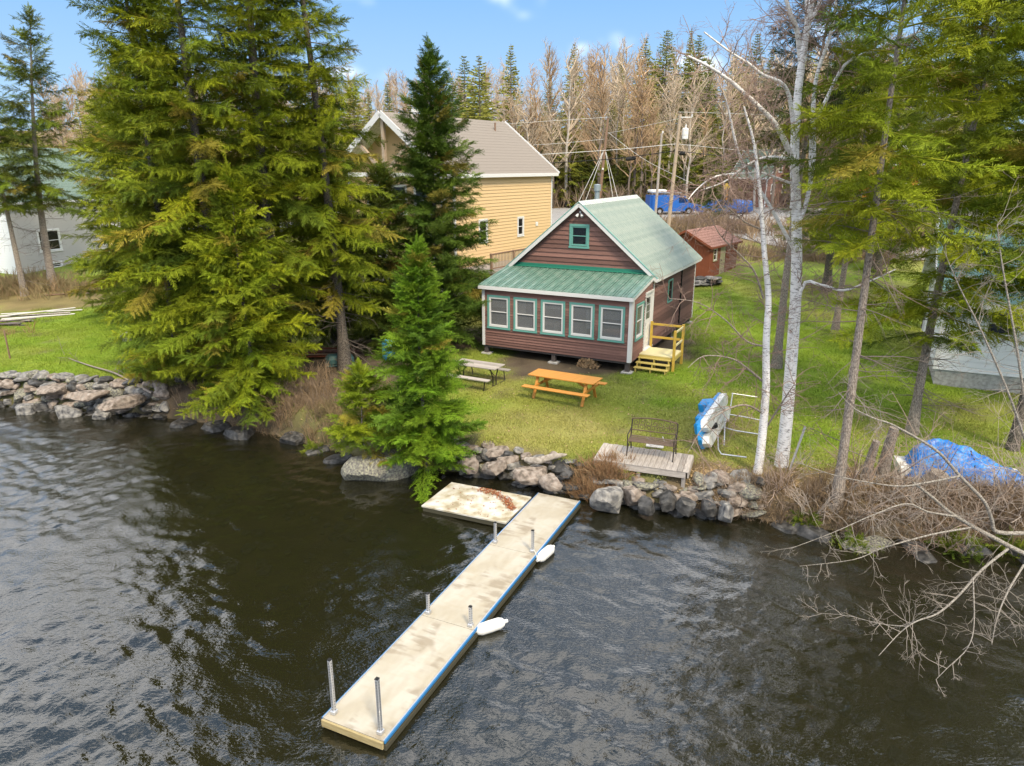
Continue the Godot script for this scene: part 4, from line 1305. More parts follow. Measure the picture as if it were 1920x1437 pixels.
	for s in [-1.0, 1.0]:
		var bell := Buf.new()
		bell.lathe(PackedVector2Array([Vector2(.065, -.14), Vector2(.055, -.06), Vector2(.025, 0), Vector2(0, .01)]), 10, Transform3D(Basis(Vector3.BACK, s * .5).rotated(Vector3.RIGHT, -.4), Vector3(s * .06, -.06, .06)))
		put(fl, "shade", bell.mesh(), M.white)
	# main roof
	var ov := .26
	var slope := Vector2(W * .5 + .24, ha - hm + .1)
	var run := slope.length()
	var len := L - D + ov * 2
	for s in [1.0, -1.0]:
		var down := Vector3(s * slope.x, -slope.y, 0).normalized()
		var across := Vector3(0, 0, -s)
		var bs := Basis(across, down.cross(across), down)
		var n := 8
		for k in n:
			var w := len / n
			var z0 := -(D - ov) if s > 0 else -(L + ov)
			put(o, "roof_panel", ribbed(w - .002, run, w / 5.0, .034, .05), M.main_roof, Transform3D(bs, Vector3(-W * .5, ha + .1, z0 + across.z * w * k)))
		for zz in [-(D - ov) - .012, -(L + ov) + .012]:
			var a := Vector3(-W * .5, ha + .02, zz)
			beam(o, "rake_board", a, a + down * run, .03, .17, M.white, Vector3.UP)
			beam(o, "rake_edge", a + Vector3(0, .105, .0) - Vector3(0, 0, .0), a + Vector3(0, .105, 0) + down * run, .06, .035, M.teal, Vector3.UP)
		beam(o, "eave_board", Vector3(-W * .5 + s * (slope.x - .015), hm - .06, -(D - ov)), Vector3(-W * .5 + s * (slope.x - .015), hm - .06, -(L + ov)), .025, .13, M.white)
		put(o, "soffit", box_mesh(Vector3(.03, .02, len - .1), 0), M.white, Transform3D(Basis(), Vector3(-W * .5 + s * (W * .5 + .12), hm - .1, -(L + D) * .5)).scaled_local(Vector3(7.0, 1, 1)))
	for s in [1.0, -1.0]:
		var down := Vector3(s * slope.x, -slope.y, 0).normalized()
		beam(o, "ridge_cap", Vector3(-W * .5, ha + .14, -(D - ov) + .02) + down * .12, Vector3(-W * .5, ha + .14, -(L + ov) - .02) + down * .12, .26, .02, M.ridge, down.cross(Vector3(0, 0, -s)))
	# porch roof
	var pr := Vector3(0, he + .1, .2)
	var ptop := Vector3(0, 4.50, -D + .02)
	var pd := (pr - ptop)
	var prun := pd.length()
	pd = pd.normalized()
	var bs2 := Basis(Vector3.RIGHT, pd.cross(Vector3.RIGHT), pd)
	var np := 8
	var pw := (W + .24) / np
	for k in np:
		put(o, "porch_roof_panel", ribbed(pw - .003, prun, pw / 4.0, .018, .036), M.porch_roof, Transform3D(bs2, Vector3(-W - .13 + pw * k, ptop.y, ptop.z)))
		for j in 2:
			var sx := -W - .13 + pw * (k + j * .5)
			if k + j: beam(o, "seam", Vector3(sx, ptop.y + .008, ptop.z) + pd * .25, Vector3(sx, pr.y + .008, pr.z) - pd * .01, .014, .012, M.seam)
	put(o, "flashing", box_mesh(Vector3(W - .1, .16, .02), .004), M.flash, Transform3D(Basis(Vector3.RIGHT, -.15), Vector3(-W * .5, 4.56, -D + .055)))
	put(o, "flashing", box_mesh(Vector3(W - .1, .02, .2), .004), M.flash, Transform3D(bs2, Vector3(-W * .5, 4.515, -D + .13)))
	beam(o, "fascia", Vector3(-W - .12, he + .015, .19), Vector3(.1, he + .015, .19), .03, .15, M.white)
	for s in [[-W - .105, -1], [.085, 1]]:
		beam(o, "porch_rake", Vector3(s[0], he + .02, .17), Vector3(s[0], 4.40, -D + .05), .025, .13, M.white)
	# posts
	for q in [[-W + .12, -.12], [-W * .5, -.12], [-.12, -.12], [-W + .12, -D], [-.12, -D], [-.12, -6.2], [-W * .5, -4], [-.12, -L + .2], [-W + .12, -L + .2]]:
		var world := o.transform * Vector3(q[0], 0, q[1])
		var g := land(world.x, world.z)
		beam(o, "foundation_post", Vector3(q[0], g - .1, q[1]), Vector3(q[0], hb - .06, q[1]), .17, .17, M.post, Vector3.BACK)
		put(o, "foundation_pad", box_mesh(Vector3(.42, .1, .36), .015), M.concrete, Transform3D(Basis(), Vector3(q[0], g + .02, q[1])))
	# stove pipe
	var fp := Node3D.new()
	fp.name = "stove_pipe"
	o.add_child(fp, true)
	fp.position = Vector3(-W * .5 - .2, 6.8, -5.0)
	var pb := Buf.new()
	pb.lathe(PackedVector2Array([Vector2(.11, 0), Vector2(.11, .9)]), 14)
	put(fp, "pipe", pb.mesh(), M.steel_pipe)
	pb = Buf.new()
	pb.lathe(PackedVector2Array([Vector2(.0, .82), Vector2(.155, .84), Vector2(.155, 1.1), Vector2(.0, 1.13)]), 14)
	put(fp, "cap", pb.mesh(), M.steel_pipe)
	# the new wooden landing and steps
	var st := thing("wooden_steps", "new yellow lumber landing with railing and three open steps at the cabin door", "steps", Vector3(4.548, 0, -26.502), -.474)
	var ly := 1.55
	for k in 9:
		beam(st, "deck_board", Vector3(.04, ly - .02, -1.12 - k * .142), Vector3(1.42, ly - .02, -1.12 - k * .142), .136, .036, M.fresh_deck)
	beam(st, "rim", Vector3(.04, ly - .12, -1.06), Vector3(1.42, ly - .12, -1.06), .04, .16, M.fresh_wood)
	beam(st, "rim", Vector3(1.42, ly - .12, -1.08), Vector3(1.42, ly - .12, -2.3), .04, .16, M.fresh_wood)
	beam(st, "rim", Vector3(.04, ly - .12, -2.3), Vector3(1.4, ly - .12, -2.3), .04, .16, M.fresh_wood)
	for k in 3:
		var yy := 1.42 - k * .15
		var bb := .95 - k * .235
		for j in 2: beam(st, "tread", Vector3(.02, yy, -bb - j * .12), Vector3(1.36, yy, -bb - j * .12), .115, .036, M.fresh_wood)
	for x in [.1, .7, 1.28]:
		for k in 3:
			beam(st, "stringer", Vector3(x, .9, -.98 + k * .235), Vector3(x, 1.40 - k * .15, -.98 + k * .235), .04, .2, M.fresh_wood, Vector3.BACK)
	for q in [[1.44, -1.02], [1.44, -2.3], [.12, -2.36]]:
		beam(st, "post", Vector3(q[0], .9, q[1]), Vector3(q[0], 2.62, q[1]), .095, .095, M.fresh_post, Vector3.BACK)
	for y in [2.52, 1.98]:
		beam(st, "rail", Vector3(.17, y, -2.33), Vector3(1.39, y, -2.33), .04, .09, M.fresh_post)
		beam(st, "rail", Vector3(1.43, y, -1.07), Vector3(1.43, y, -2.25), .04, .09, M.fresh_deck)
	# firewood under the porch
	rng.seed = 920
	var fw := thing("firewood_pile", "small heap of split firewood under the cabin porch", "firewood", on_land(3.05, -27.45), -.474)
	for row in 4:
		for k in 7 - row:
			var r := rf(.055, .08)
			var b := Buf.new()
			var out := PackedVector2Array()
			for q in 5: out.append(Vector2(cos(TAU * q / 5.0), sin(TAU * q / 5.0)) * r * rf(.75, 1.15))
			b.extrude(out, rf(.34, .42))
			put(fw, "log", b.mesh(), M.log_end, Transform3D(Basis.from_euler(Vector3(rf(-.1, .1), rf(-.15, .15), rf(0, TAU))), Vector3((k - (6 - row) * .5) * .135 + rf(-.02, .02), .06 + row * .095, rf(-.06, .06))))

# a plain house with a ridge along z: {w, l, base, eave, apex, over, side, roof, course}
func house(called: String, label: String, at: Vector3, turn: float, d: Dictionary) -> Node3D:
	var o := thing(called, label, "house", at, turn)
	var w: float = d.w * .5
	var l: float = d.l
	var lim := func(y: float) -> Vector2:
		var t := clampf((y - d.eave) / (d.apex - d.eave), 0, 1) * w
		return Vector2(t + .02, d.w - t - .02)
	var full := func(_y): return Vector2(.0, l)
	var frames := {"front": Transform3D(Basis(), Vector3(-w, 0, 0)), "right": Transform3D(Basis(Vector3(0, 0, -1), Vector3.UP, Vector3.RIGHT), Vector3(w, 0, 0)),
		"left": Transform3D(Basis(Vector3(0, 0, 1), Vector3.UP, Vector3.LEFT), Vector3(-w, 0, -l)), "back": Transform3D(Basis(Vector3.LEFT, Vector3.UP, Vector3.FORWARD), Vector3(w, 0, -l))}
	for f in frames:
		var holes := []
		for q in d.get("wins", []):
			if q[0] == f: holes.append([q[1] - q[3] * .5 + .07, q[2] - q[4] * .5 + .07, q[1] + q[3] * .5 - .07, q[2] + q[4] * .5 - .07])
		if f in ["front", "back"]: board_wall(o, frames[f], d.base, d.apex - .03, lim, holes, d.course, [d.get("front_side", d.side) if f == "front" else d.side], "siding", .1, d.get("lap", .016))
		else: board_wall(o, frames[f], d.base, d.eave, full, holes, d.course, [d.side], "siding", .1, d.get("lap", .016))
	for q in d.get("wins", []):
		window(o, frames[q[0]], q[1], q[2], q[3], q[4], d.get("trim", M.white), M.white, M.glass_dark, .09, .05)
	put(o, "floor", box_mesh(Vector3(d.w - .3, .2, l - .3), 0), M.room, Transform3D(Basis(), Vector3(0, d.base + .1, -l * .5)))
	put(o, "foundation", box_mesh(Vector3(d.w - .06, 1.4, l - .06), 0), M.concrete, Transform3D(Basis(), Vector3(0, d.base - .71, -l * .5)))
	for s in [1.0, -1.0]:
		for z in [.02, -l - .02]: beam(o, "corner_board", Vector3(s * w, d.base, z), Vector3(s * w, d.eave, z), .12, .12, M.white, Vector3.BACK)
		var down := Vector3(s * w, -(d.apex - d.eave), 0).normalized()
		var run: float = Vector2(w, d.apex - d.eave).length() + d.over
		var across := Vector3(0, 0, -s)
		var bs := Basis(across, down.cross(across), down)
		var front_z: float = d.get("front_over", d.over)
		var z0: float = front_z if s > 0 else -(l + d.over)
		var span: float = l + d.over + front_z
		if d.get("shingles", true):
			# courses of shingles, each lapping the one below
			var n := int(run / .28)
			var b := Buf.new()
			for k in n:
				var q := Vector3(0, .03, run * k / n)
				var e := Vector3(0, .037, run * (k + 1) / n)
				b.quad(q, e, e + Vector3(span, 0, 0), q + Vector3(span, 0, 0))
				b.quad(e, e - Vector3(0, .01, 0), e + Vector3(span, -.01, 0), e + Vector3(span, 0, 0))
			put(o, "shingle_roof", b.mesh(), d.roof, Transform3D(bs, Vector3(0, d.apex, z0))).set_meta("kind", "stuff")
		else:
			put(o, "metal_roof", ribbed(span, run, .4, .02, .03), d.roof, Transform3D(bs, Vector3(0, d.apex + .03, z0)))
		beam(o, "roof_deck", Vector3(0, d.apex - .06, z0) + down * run * .5 , Vector3(0, d.apex - .06, z0 + across.z * span) + down * run * .5, run, .1, M.white_dull, down.cross(across))
		beam(o, "eave_board", Vector3(0, d.apex - .06, z0) + down * run, Vector3(0, d.apex - .06, z0 + across.z * span) + down * run, .05, .2, M.white)
		for z in [front_z + .02, -(l + d.over) - .02]:
			beam(o, "rake_board", Vector3(0, d.apex - .06, z), Vector3(0, d.apex - .06, z) + down * run, .05, d.get("rake", .24), M.white)
	return o

func make_houses() -> void:
	# the yellow house
	var y := house("yellow_house", "yellow sided house with brown shingle roof and timber gable truss", Vector3(-6.58, 0, -43.0), -.598, {"w": 8.2, "l": 10.3, "base": 2.2, "eave": 8.45, "apex": 11.55, "over": .4, "front_over": 1.3, "side": M.yellow_side, "roof": M.shingle, "course": .19, "lap": .035, "rake": .34,
		"wins": [["right", 6.6, 5.0, .75, 1.25], ["right", 2.6, 5.0, .9, 1.4], ["front", 2.2, 6.8, 1.5, 1.7], ["front", 4.1, 6.8, 1.2, 1.7], ["front", 6.0, 6.8, 1.5, 1.7], ["front", 2.2, 4.1, 1.5, 1.7], ["front", 6.0, 4.1, 1.5, 1.7]]})
	put(y, "vent", box_mesh(Vector3(.06, .26, .26), .01), M.white, Transform3D(Basis(), Vector3(4.14, 5.05, -8.5)))
	var t := Node3D.new()
	t.name = "gable_truss"
	y.add_child(t, true)
	t.position = Vector3(0, 0, 1.1)
	beam(t, "king_post", Vector3(0, 8.2, 0), Vector3(0, 11.2, 0), .2, .2, M.pole_wood, Vector3.BACK)
	beam(t, "tie_beam", Vector3(-4.3, 8.2, 0), Vector3(4.3, 8.2, 0), .2, .24, M.white_dull)
	for s in [-1.0, 1.0]:
		beam(t, "strut", Vector3(s * .15, 8.35, 0), Vector3(s * 1.9, 9.9, 0), .18, .18, M.pole_wood)
		beam(t, "post", Vector3(s * 4.2, 2.0, 0), Vector3(s * 4.2, 8.1, 0), .2, .2, M.white_dull, Vector3.BACK)
	var ch := Buf.new()
	ch.lathe(PackedVector2Array([Vector2(.16, 0), Vector2(.16, 1.3), Vector2(.24, 1.32), Vector2(.24, 1.5), Vector2(0, 1.52)]), 12, Transform3D(Basis(), Vector3(-1.2, 10.5, -3.0)))
	put(y, "chimney_pipe", ch.mesh(), M.white_dull)
	ch = Buf.new()
	ch.lathe(PackedVector2Array([Vector2(.06, 0), Vector2(.06, .6), Vector2(0, .6)]), 8, Transform3D(Basis(), Vector3(.9, 10.8, -8.4)))
	put(y, "vent_pipe", ch.mesh(), M.pole_brown)
	# its deck with a railing
	var dk := thing("deck_with_railing", "brown wooden deck with baluster railing on the side of the yellow house", "deck", Vector3(-6.58, 0, -43.0), -.598)
	put(dk, "deck_floor", box_mesh(Vector3(2.2, .14, 4.6), .01), M.grey_wood1, Transform3D(Basis(), Vector3(5.3, 3.0, -2.6)))
	for z in [-.4, -2.6, -4.8]: beam(dk, "post", Vector3(6.3, 1.6, z), Vector3(6.3, 4.05, z), .12, .12, M.pole_brown, Vector3.BACK)
	beam(dk, "rail", Vector3(6.3, 4.0, -.3), Vector3(6.3, 4.0, -4.9), .1, .06, M.pole_brown)
	beam(dk, "rail", Vector3(6.3, 3.2, -.3), Vector3(6.3, 3.2, -4.9), .06, .06, M.pole_brown)
	for k in 30: beam(dk, "baluster", Vector3(6.3, 3.2, -.5 - k * .145), Vector3(6.3, 4.0, -.5 - k * .145), .04, .04, M.pole_wood, Vector3.BACK, 0)
	# the grey house on the left
	house("grey_house", "grey lap-sided house with green shingle roof and white gable end", Vector3(-35.9, 0, -47.8), -.39, {"w": 8.5, "l": 10.0, "base": 1.9, "eave": 6.65, "apex": 9.9, "over": .35, "side": M.grey_side, "front_side": M.white_side, "roof": M.green_shingle, "course": .17, "lap": .025,
		"wins": [["right", 2.4, 3.9, 1.6, 1.5], ["right", 7.0, 3.9, 1.4, 1.5], ["right", 2.6, 2.25, .8, .5], ["front", 6.4, 4.0, 1.3, 1.5], ["front", 3.2, 4.0, 1.3, 1.5], ["front", 4.2, 7.2, 1.2, 1.2]]})
	# the white house on the right
	house("white_house", "white sided low house with teal green metal roof behind the conifers", Vector3(26.1, 0, -23.95), 1.117, {"w": 7.0, "l": 10.0, "base": 1.55, "eave": 4.3, "apex": 6.7, "over": .4, "side": M.white_side, "roof": M.green_metal, "course": .2, "shingles": false, "lap": .02,
		"wins": [["left", 1.75, 3.4, 1.0, 1.05], ["left", 5.0, 3.4, 1.0, 1.05], ["back", 3.5, 3.4, 1.0, 1.05]]})
	# distant houses among the trees
	house("orange_cabin", "small orange log cabin with green roof high among the conifers", at_z(1672, 330, -74.0) * Vector3(1, 0, 1), -.35, {"w": 5.0, "l": 6.0, "base": 5.6, "eave": 8.9, "apex": 11.3, "over": .4, "side": M.orange_log, "roof": M.green_metal, "course": .3, "shingles": false, "trim": M.teal,
		"wins": [["front", 2.5, 9.4, .95, 1.5], ["front", 1.2, 7.0, .9, 1.2], ["front", 3.8, 7.0, .9, 1.2]]})
	house("brown_house", "distant tan gabled house with green roof behind the birches", at_z(1462, 330, -90.0) * Vector3(1, 0, 1), .75, {"w": 6.0, "l": 4.5, "base": 3.9, "eave": 7.6, "apex": 10.6, "over": .4, "side": M.red_roof, "roof": M.green_shingle, "course": .25,
		"wins": [["front", 3.0, 8.4, .9, 1.0], ["front", 1.6, 6.0, 1.0, 1.2], ["front", 4.4, 6.0, 1.0, 1.2], ["right", 2.2, 6.0, 1.0, 1.3]]})
	make_shed()

func make_shed() -> void:
	var o := thing("red_shed", "red brown board shed with shingled roof and pale door behind the cabin", "shed", Vector3(12.37, 1.75, -44.9), .908)
	rng.seed = 930
	# local: corner at the origin; +x to the right along the door side, -x... the gable side runs to the left
	var w := 4.6
	var d := 3.2
	var h := 2.15
	var k := 0
	var x := 0.0
	put(o, "floor_frame", box_mesh(Vector3(w + .04, .14, d + .04), .01), M.red_wood, Transform3D(Basis(), Vector3(w * .5, .12, -d * .5)))
	for q in 4: put(o, "block", box_mesh(Vector3(.3, .2, .3), .02), M.concrete, Transform3D(Basis(), Vector3(.2 + q % 2 * (w - .4), 0, -.2 - int(q / 2) * (d - .4))))
	while x < w - .05:
		if not (x > .55 and x < 1.05) and not (x > 1.62 and x < 2.5):
			beam(o, "plank", Vector3(x + .095, .19, .0), Vector3(x + .095, h, .0), .186, .04 + rf(0, .008), M.red_wood, Vector3.BACK)
		beam(o, "plank", Vector3(x + .095, .19, -d), Vector3(x + .095, h, -d), .186, .04, M.red_wood, Vector3.BACK)
		x += .19
	for q in [[.57, .19, 1.0], [.57, 1.9, 2.15]]: pass
	put(o, "panel", box_mesh(Vector3(.56, .95, .04), .004), M.red_wood, Transform3D(Basis(), Vector3(.85, .665, 0)))
	put(o, "panel", box_mesh(Vector3(.56, .2, .04), .004), M.red_wood, Transform3D(Basis(), Vector3(.85, 2.05, 0)))
	window(o, Transform3D(), .85, 1.55, .62, .85, M.pale_door, M.white_dull, M.glass_dark, .06, .04)
	var dr := Node3D.new()
	dr.name = "door"
	o.add_child(dr, true)
	for q in 6: beam(dr, "door_board", Vector3(1.78 + q * .135, .2, .012), Vector3(1.78 + q * .135, 2.1, .012), .13, .035, M.pale_door, Vector3.BACK)
	put(dr, "latch", box_mesh(Vector3(.05, .1, .05), .005), M.iron, Transform3D(Basis(), Vector3(1.85, 1.1, .05)))
	for s in [0.0, w]:
		var z := -.02
		while z > -d + .05:
			var t := 1.0 - absf(z - .095 + d * .5) / (d * .5)
			beam(o, "plank", Vector3(s, .19, z - .095), Vector3(s, h + t * .85, z - .095), .186, .04 + rf(0, .008), M.red_wood, Vector3.RIGHT)
			z -= .19
	for s in [1.0, -1.0]:
		var down := Vector3(0, -.85, s * d * .5).normalized()
		var run := Vector2(.85, d * .5).length() + .25
		var top := Vector3(-.25, h + .92, -d * .5)
		var b := Buf.new()
		var n := 8
		for q in n:
			var a := down * run * q / n + Vector3(0, .0, 0)
			var e := down * run * (q + 1) / n + Vector3(0, .02, 0)
			var wv := Vector3(w + .5, 0, 0)
			if s > 0:
				b.quad(a, e, e + wv, a + wv); b.quad(e, e + Vector3(0, -.05, 0), e + wv + Vector3(0, -.05, 0), e + wv)
			else:
				b.quad(a + wv, e + wv, e, a); b.quad(e + wv, e + wv + Vector3(0, -.05, 0), e + Vector3(0, -.05, 0), e)
		put(o, "roof", b.mesh(), M.red_roof, Transform3D(Basis(), top))
		for xx in [-.24, w + .24]: beam(o, "rake_board", Vector3(xx, h + .86, -d * .5), Vector3(xx, h + .86, -d * .5) + down * run, .03, .14, M.red_wood)
		beam(o, "eave_board", Vector3(-.25, h + .86, -d * .5) + down * run, Vector3(w + .25, h + .86, -d * .5) + down * run, .03, .12, M.red_wood)

# --- stones
func rock_mesh(seed_: int, slab: float) -> Mesh:
	rng.seed = seed_
	var t := (1.0 + sqrt(5.0)) / 2.0
	var vs := [Vector3(-1, t, 0), Vector3(1, t, 0), Vector3(-1, -t, 0), Vector3(1, -t, 0), Vector3(0, -1, t), Vector3(0, 1, t), Vector3(0, -1, -t), Vector3(0, 1, -t), Vector3(t, 0, -1), Vector3(t, 0, 1), Vector3(-t, 0, -1), Vector3(-t, 0, 1)]
	var fs := [[0, 11, 5], [0, 5, 1], [0, 1, 7], [0, 7, 10], [0, 10, 11], [1, 5, 9], [5, 11, 4], [11, 10, 2], [10, 7, 6], [7, 1, 8], [3, 9, 4], [3, 4, 2], [3, 2, 6], [3, 6, 8], [3, 8, 9], [4, 9, 5], [2, 4, 11], [6, 2, 10], [8, 6, 7], [9, 8, 1]]
	for k in vs.size(): vs[k] = vs[k].normalized()
	for step in 2:
		var mid := {}
		var nf := []
		for f in fs:
			var m := []
			for e in 3:
				var a: int = f[e]
				var b: int = f[(e + 1) % 3]
				var key := Vector2i(mini(a, b), maxi(a, b))
				if not mid.has(key):
					mid[key] = vs.size()
					vs.append(((vs[a] + vs[b]) * .5).normalized())
				m.append(mid[key])
			nf.append([f[0], m[0], m[2]]); nf.append([f[1], m[1], m[0]]); nf.append([f[2], m[2], m[1]]); nf.append([m[0], m[1], m[2]])
		fs = nf
	# cut flat faces off a ball, as broken stone has
	var cuts := []
	for k in 9: cuts.append([Vector3(rng.randfn(), rng.randfn() * .8, rng.randfn()).normalized(), rf(.52, .85)])
	cuts.append([Vector3.UP.rotated(Vector3.RIGHT, rf(-.2, .2)), slab]); cuts.append([Vector3.DOWN, slab])
	var off := rf(0, 900)
	for k in vs.size():
		var p: Vector3 = vs[k]
		for c in cuts:
			var d: float = p.dot(c[0]) - c[1]
			if d > 0: p -= c[0] * d * .92
		p *= 1.0 + nz.get_noise_3d(p.x * 60 + off, p.y * 60, p.z * 60) * .1
		vs[k] = p * .62
	var b := Buf.new()
	for f in fs: b.tri(vs[f[0]], vs[f[1]], vs[f[2]])
	return b.mesh()

var ROCKS := []
func stone(parent: Node, p: Vector3, s: Vector3, m: Material, tilt := .3) -> void:
	put(parent, "stone", ROCKS[rng.randi() % ROCKS.size()], m, Transform3D(Basis.from_euler(Vector3(rf(-tilt, tilt), rf(0, TAU), rf(-tilt, tilt))) * Basis.from_scale(s), p - parent.transform.origin))

func make_stones() -> void:
	for k in 8: ROCKS.append(rock_mesh(1200 + k, [.3, .45, .6, .4, .7, .35, .55, .8][k]))
	var pick := func(y: float) -> Material: return [M.rock, M.rock_warm, M.rock, M.rock_dark, M.rock_warm, M.rock_lichen][rng.randi() % 6] if y > .12 else M.rock_dark
	# walls of loose stone along the water: [from x, to x, rows, size, label]
	for w in [[-20.5, -12.6, 6, .44, "rough stone revetment along the left lawn"], [-1.75, 2.0, 5, .38, "stone revetment between the young fir and the deck"], [2.4, 6.6, 6, .4, "heaped stone revetment below the bench deck"]]:
		rng.seed = 1300 + int(w[0])
		var o := thing("stone_wall", w[4], "stone wall", Vector3(w[0], 0, shore_z(w[0])))
		var x: float = w[0]
		for row in w[2]:
			x = w[0]
			while x < w[1]:
				var s: float = w[3] * rf(.6, 1.35)
				var inl: float = .0 + row * .2 + rf(-.1, .1)
				var z := shore_z(x) - inl
				var y: float = land(x, z) + s * .12
				var dl := (Vector3(x, 0, z) - Vector3(2.22, 0, -18.05)).rotated(Vector3.UP, .35)
				if dl.x > -.1 and dl.x < 2.7 and dl.z < .12 and dl.z > -1.4:
					y = minf(y, .45)
				stone(o, Vector3(x, y, z), Vector3(s * rf(.9, 1.5), s * rf(.5, .85), s * rf(.8, 1.2)), pick.call(y))
				x += s * rf(.55, .8)
		# flat capping slabs
		if w[0] < -10:
			for q in [[110, 728, 1.9], [225, 755, 1.7], [60, 722, 1.0], [165, 742, 1.2]]:
				stone(o, at_y(q[0], q[1], .72), Vector3(q[2], .5, q[2] * .55), M.rock_warm, .1)
			for q in [[48, 768, 1.0], [125, 775, .9], [190, 780, .7]]:
				stone(o, at_y(q[0], q[1], .1), Vector3(q[2], .7, q[2] * .6), M.rock, .3)
		elif w[0] < 0:
			for q in [[925, 878, .75], [1000, 890, .95], [950, 862, .6], [1035, 905, .6], [880, 873, .5]]:
				stone(o, at_y(q[0], q[1], .5), Vector3(q[2], .5, q[2] * .7), M.rock_warm, .15)
		else:
			for q in [[1140, 938, .85], [1185, 930, .6], [1210, 948, .5], [1250, 940, .55], [1215, 905, .5], [1290, 950, .5], [1330, 950, .5], [1175, 908, .4], [1360, 960, .45]]:
				stone(o, at_y(q[0], q[1], .35), Vector3(q[2], .7, q[2] * .75), [M.rock, M.rock_warm, M.rock_dark, M.rock_lichen][int(q[0]) % 4], .3)
	rng.seed = 1350
	var b := thing("shore_boulder", "big flat lichen-spotted boulder at the water under the young firs", "boulder", Vector3(-3.75, 0, -19.3))
	put(b, "stone", ROCKS[4], M.rock_lichen, Transform3D(Basis(Vector3.UP, .35) * Basis.from_scale(Vector3(2.1, 1.1, 1.25)), Vector3(0, .12, 0)))
	var bs := Buf.new()
	var bl := 0
	for q in [[-7.2, -21.9, .8], [-6.2, -21.1, .7], [-9.2, -22.6, .9], [-5.3, -20.4, .7], [7.4, -15.75, .7], [8.6, -15.2, .9], [9.6, -14.95, .8], [10.8, -14.9, .7], [6.9, -16.1, .6], [12.0, -14.7, .8], [-10.2, -23.1, .8], [-11.6, -23.5, .8]]:
		var o := thing("bank_rock", "dark wet rock at the foot of the overgrown bank", "rock", Vector3(q[0], land(q[0], q[1]), q[1]), 0.0, "dark rocks along the overgrown bank")
		put(o, "stone", ROCKS[bl % 8], M.rock_dark if bl != 5 else M.rock_lichen, Transform3D(Basis(Vector3.UP, bl * 1.3) * Basis.from_scale(Vector3(q[2] * 1.4, q[2], q[2])), Vector3(0, .15, 0)))
		bl += 1
	# stones on the lake bed in the shallows
	var xs := []
	var cs := []
	for q in 900:
		var x := rf(-14, 14)
		var z := shore_z(x) + absf(rng.randfn()) * 3.2
		var s := rf(.08, .42)
		xs.append(Transform3D(Basis(Vector3.UP, rf(0, TAU)) * Basis.from_scale(Vector3(s, s * .6, s)), on_land(x, z, .02)))
		cs.append(Color.WHITE)
	tag(copies(self, "lake_bed_stones", ROCKS[6], M.rock_dark, xs, cs), "brown stones lying on the lake bed in the shallows", "stones", "", "stuff")
	# pile of flat stones behind the cabin
	rng.seed = 1370
	var pl := thing("stone_pile", "stack of flat grey stones behind the cabin", "stone pile", on_land(11.9, -43.2))
	for k in 16:
		var r := k / 6
		stone(pl, pl.position + Vector3(rf(-.75, .75), .12 + r * .17, rf(-.35, .35)), Vector3(rf(.6, .95), .22, rf(.45, .7)), [M.rock_dark, M.rock, M.rock][k % 3], .08)
	# worn log beside the stones
	var lg := thing("driftwood_log", "weathered grey log lying on the lawn edge above the stones", "log", at_y(985, 866, .8))
	var inv := lg.transform.affine_inverse()
	bs.tube(inv * smooth([at_y(985, 862, .84), at_y(1008, 864, .88), at_y(1035, 857, .9), at_y(1062, 853, .84)], 4), PackedFloat32Array([.07, .09, .1, .1, .11, .11, .1, .1, .09, .08, .07, .05, .03]), 8)
	put(lg, "trunk", bs.mesh(), M.driftwood)

func plank_pile(label: String, at: Vector3, turn: float, n: int, l: float, m: Array, group := "") -> void:
	var o := thing("lumber_pile", label, "lumber", at, turn, group)
	for k in n:
		beam(o, "plank", Vector3(rf(-.5, .3) * l * .4 - l * .4, .04 + k * .035, rf(-.6, .6)), Vector3(l * .4 + rf(-.3, .3), .05 + k * .035, rf(-.6, .6)), rf(.12, .24), .035, m[k % m.size()])

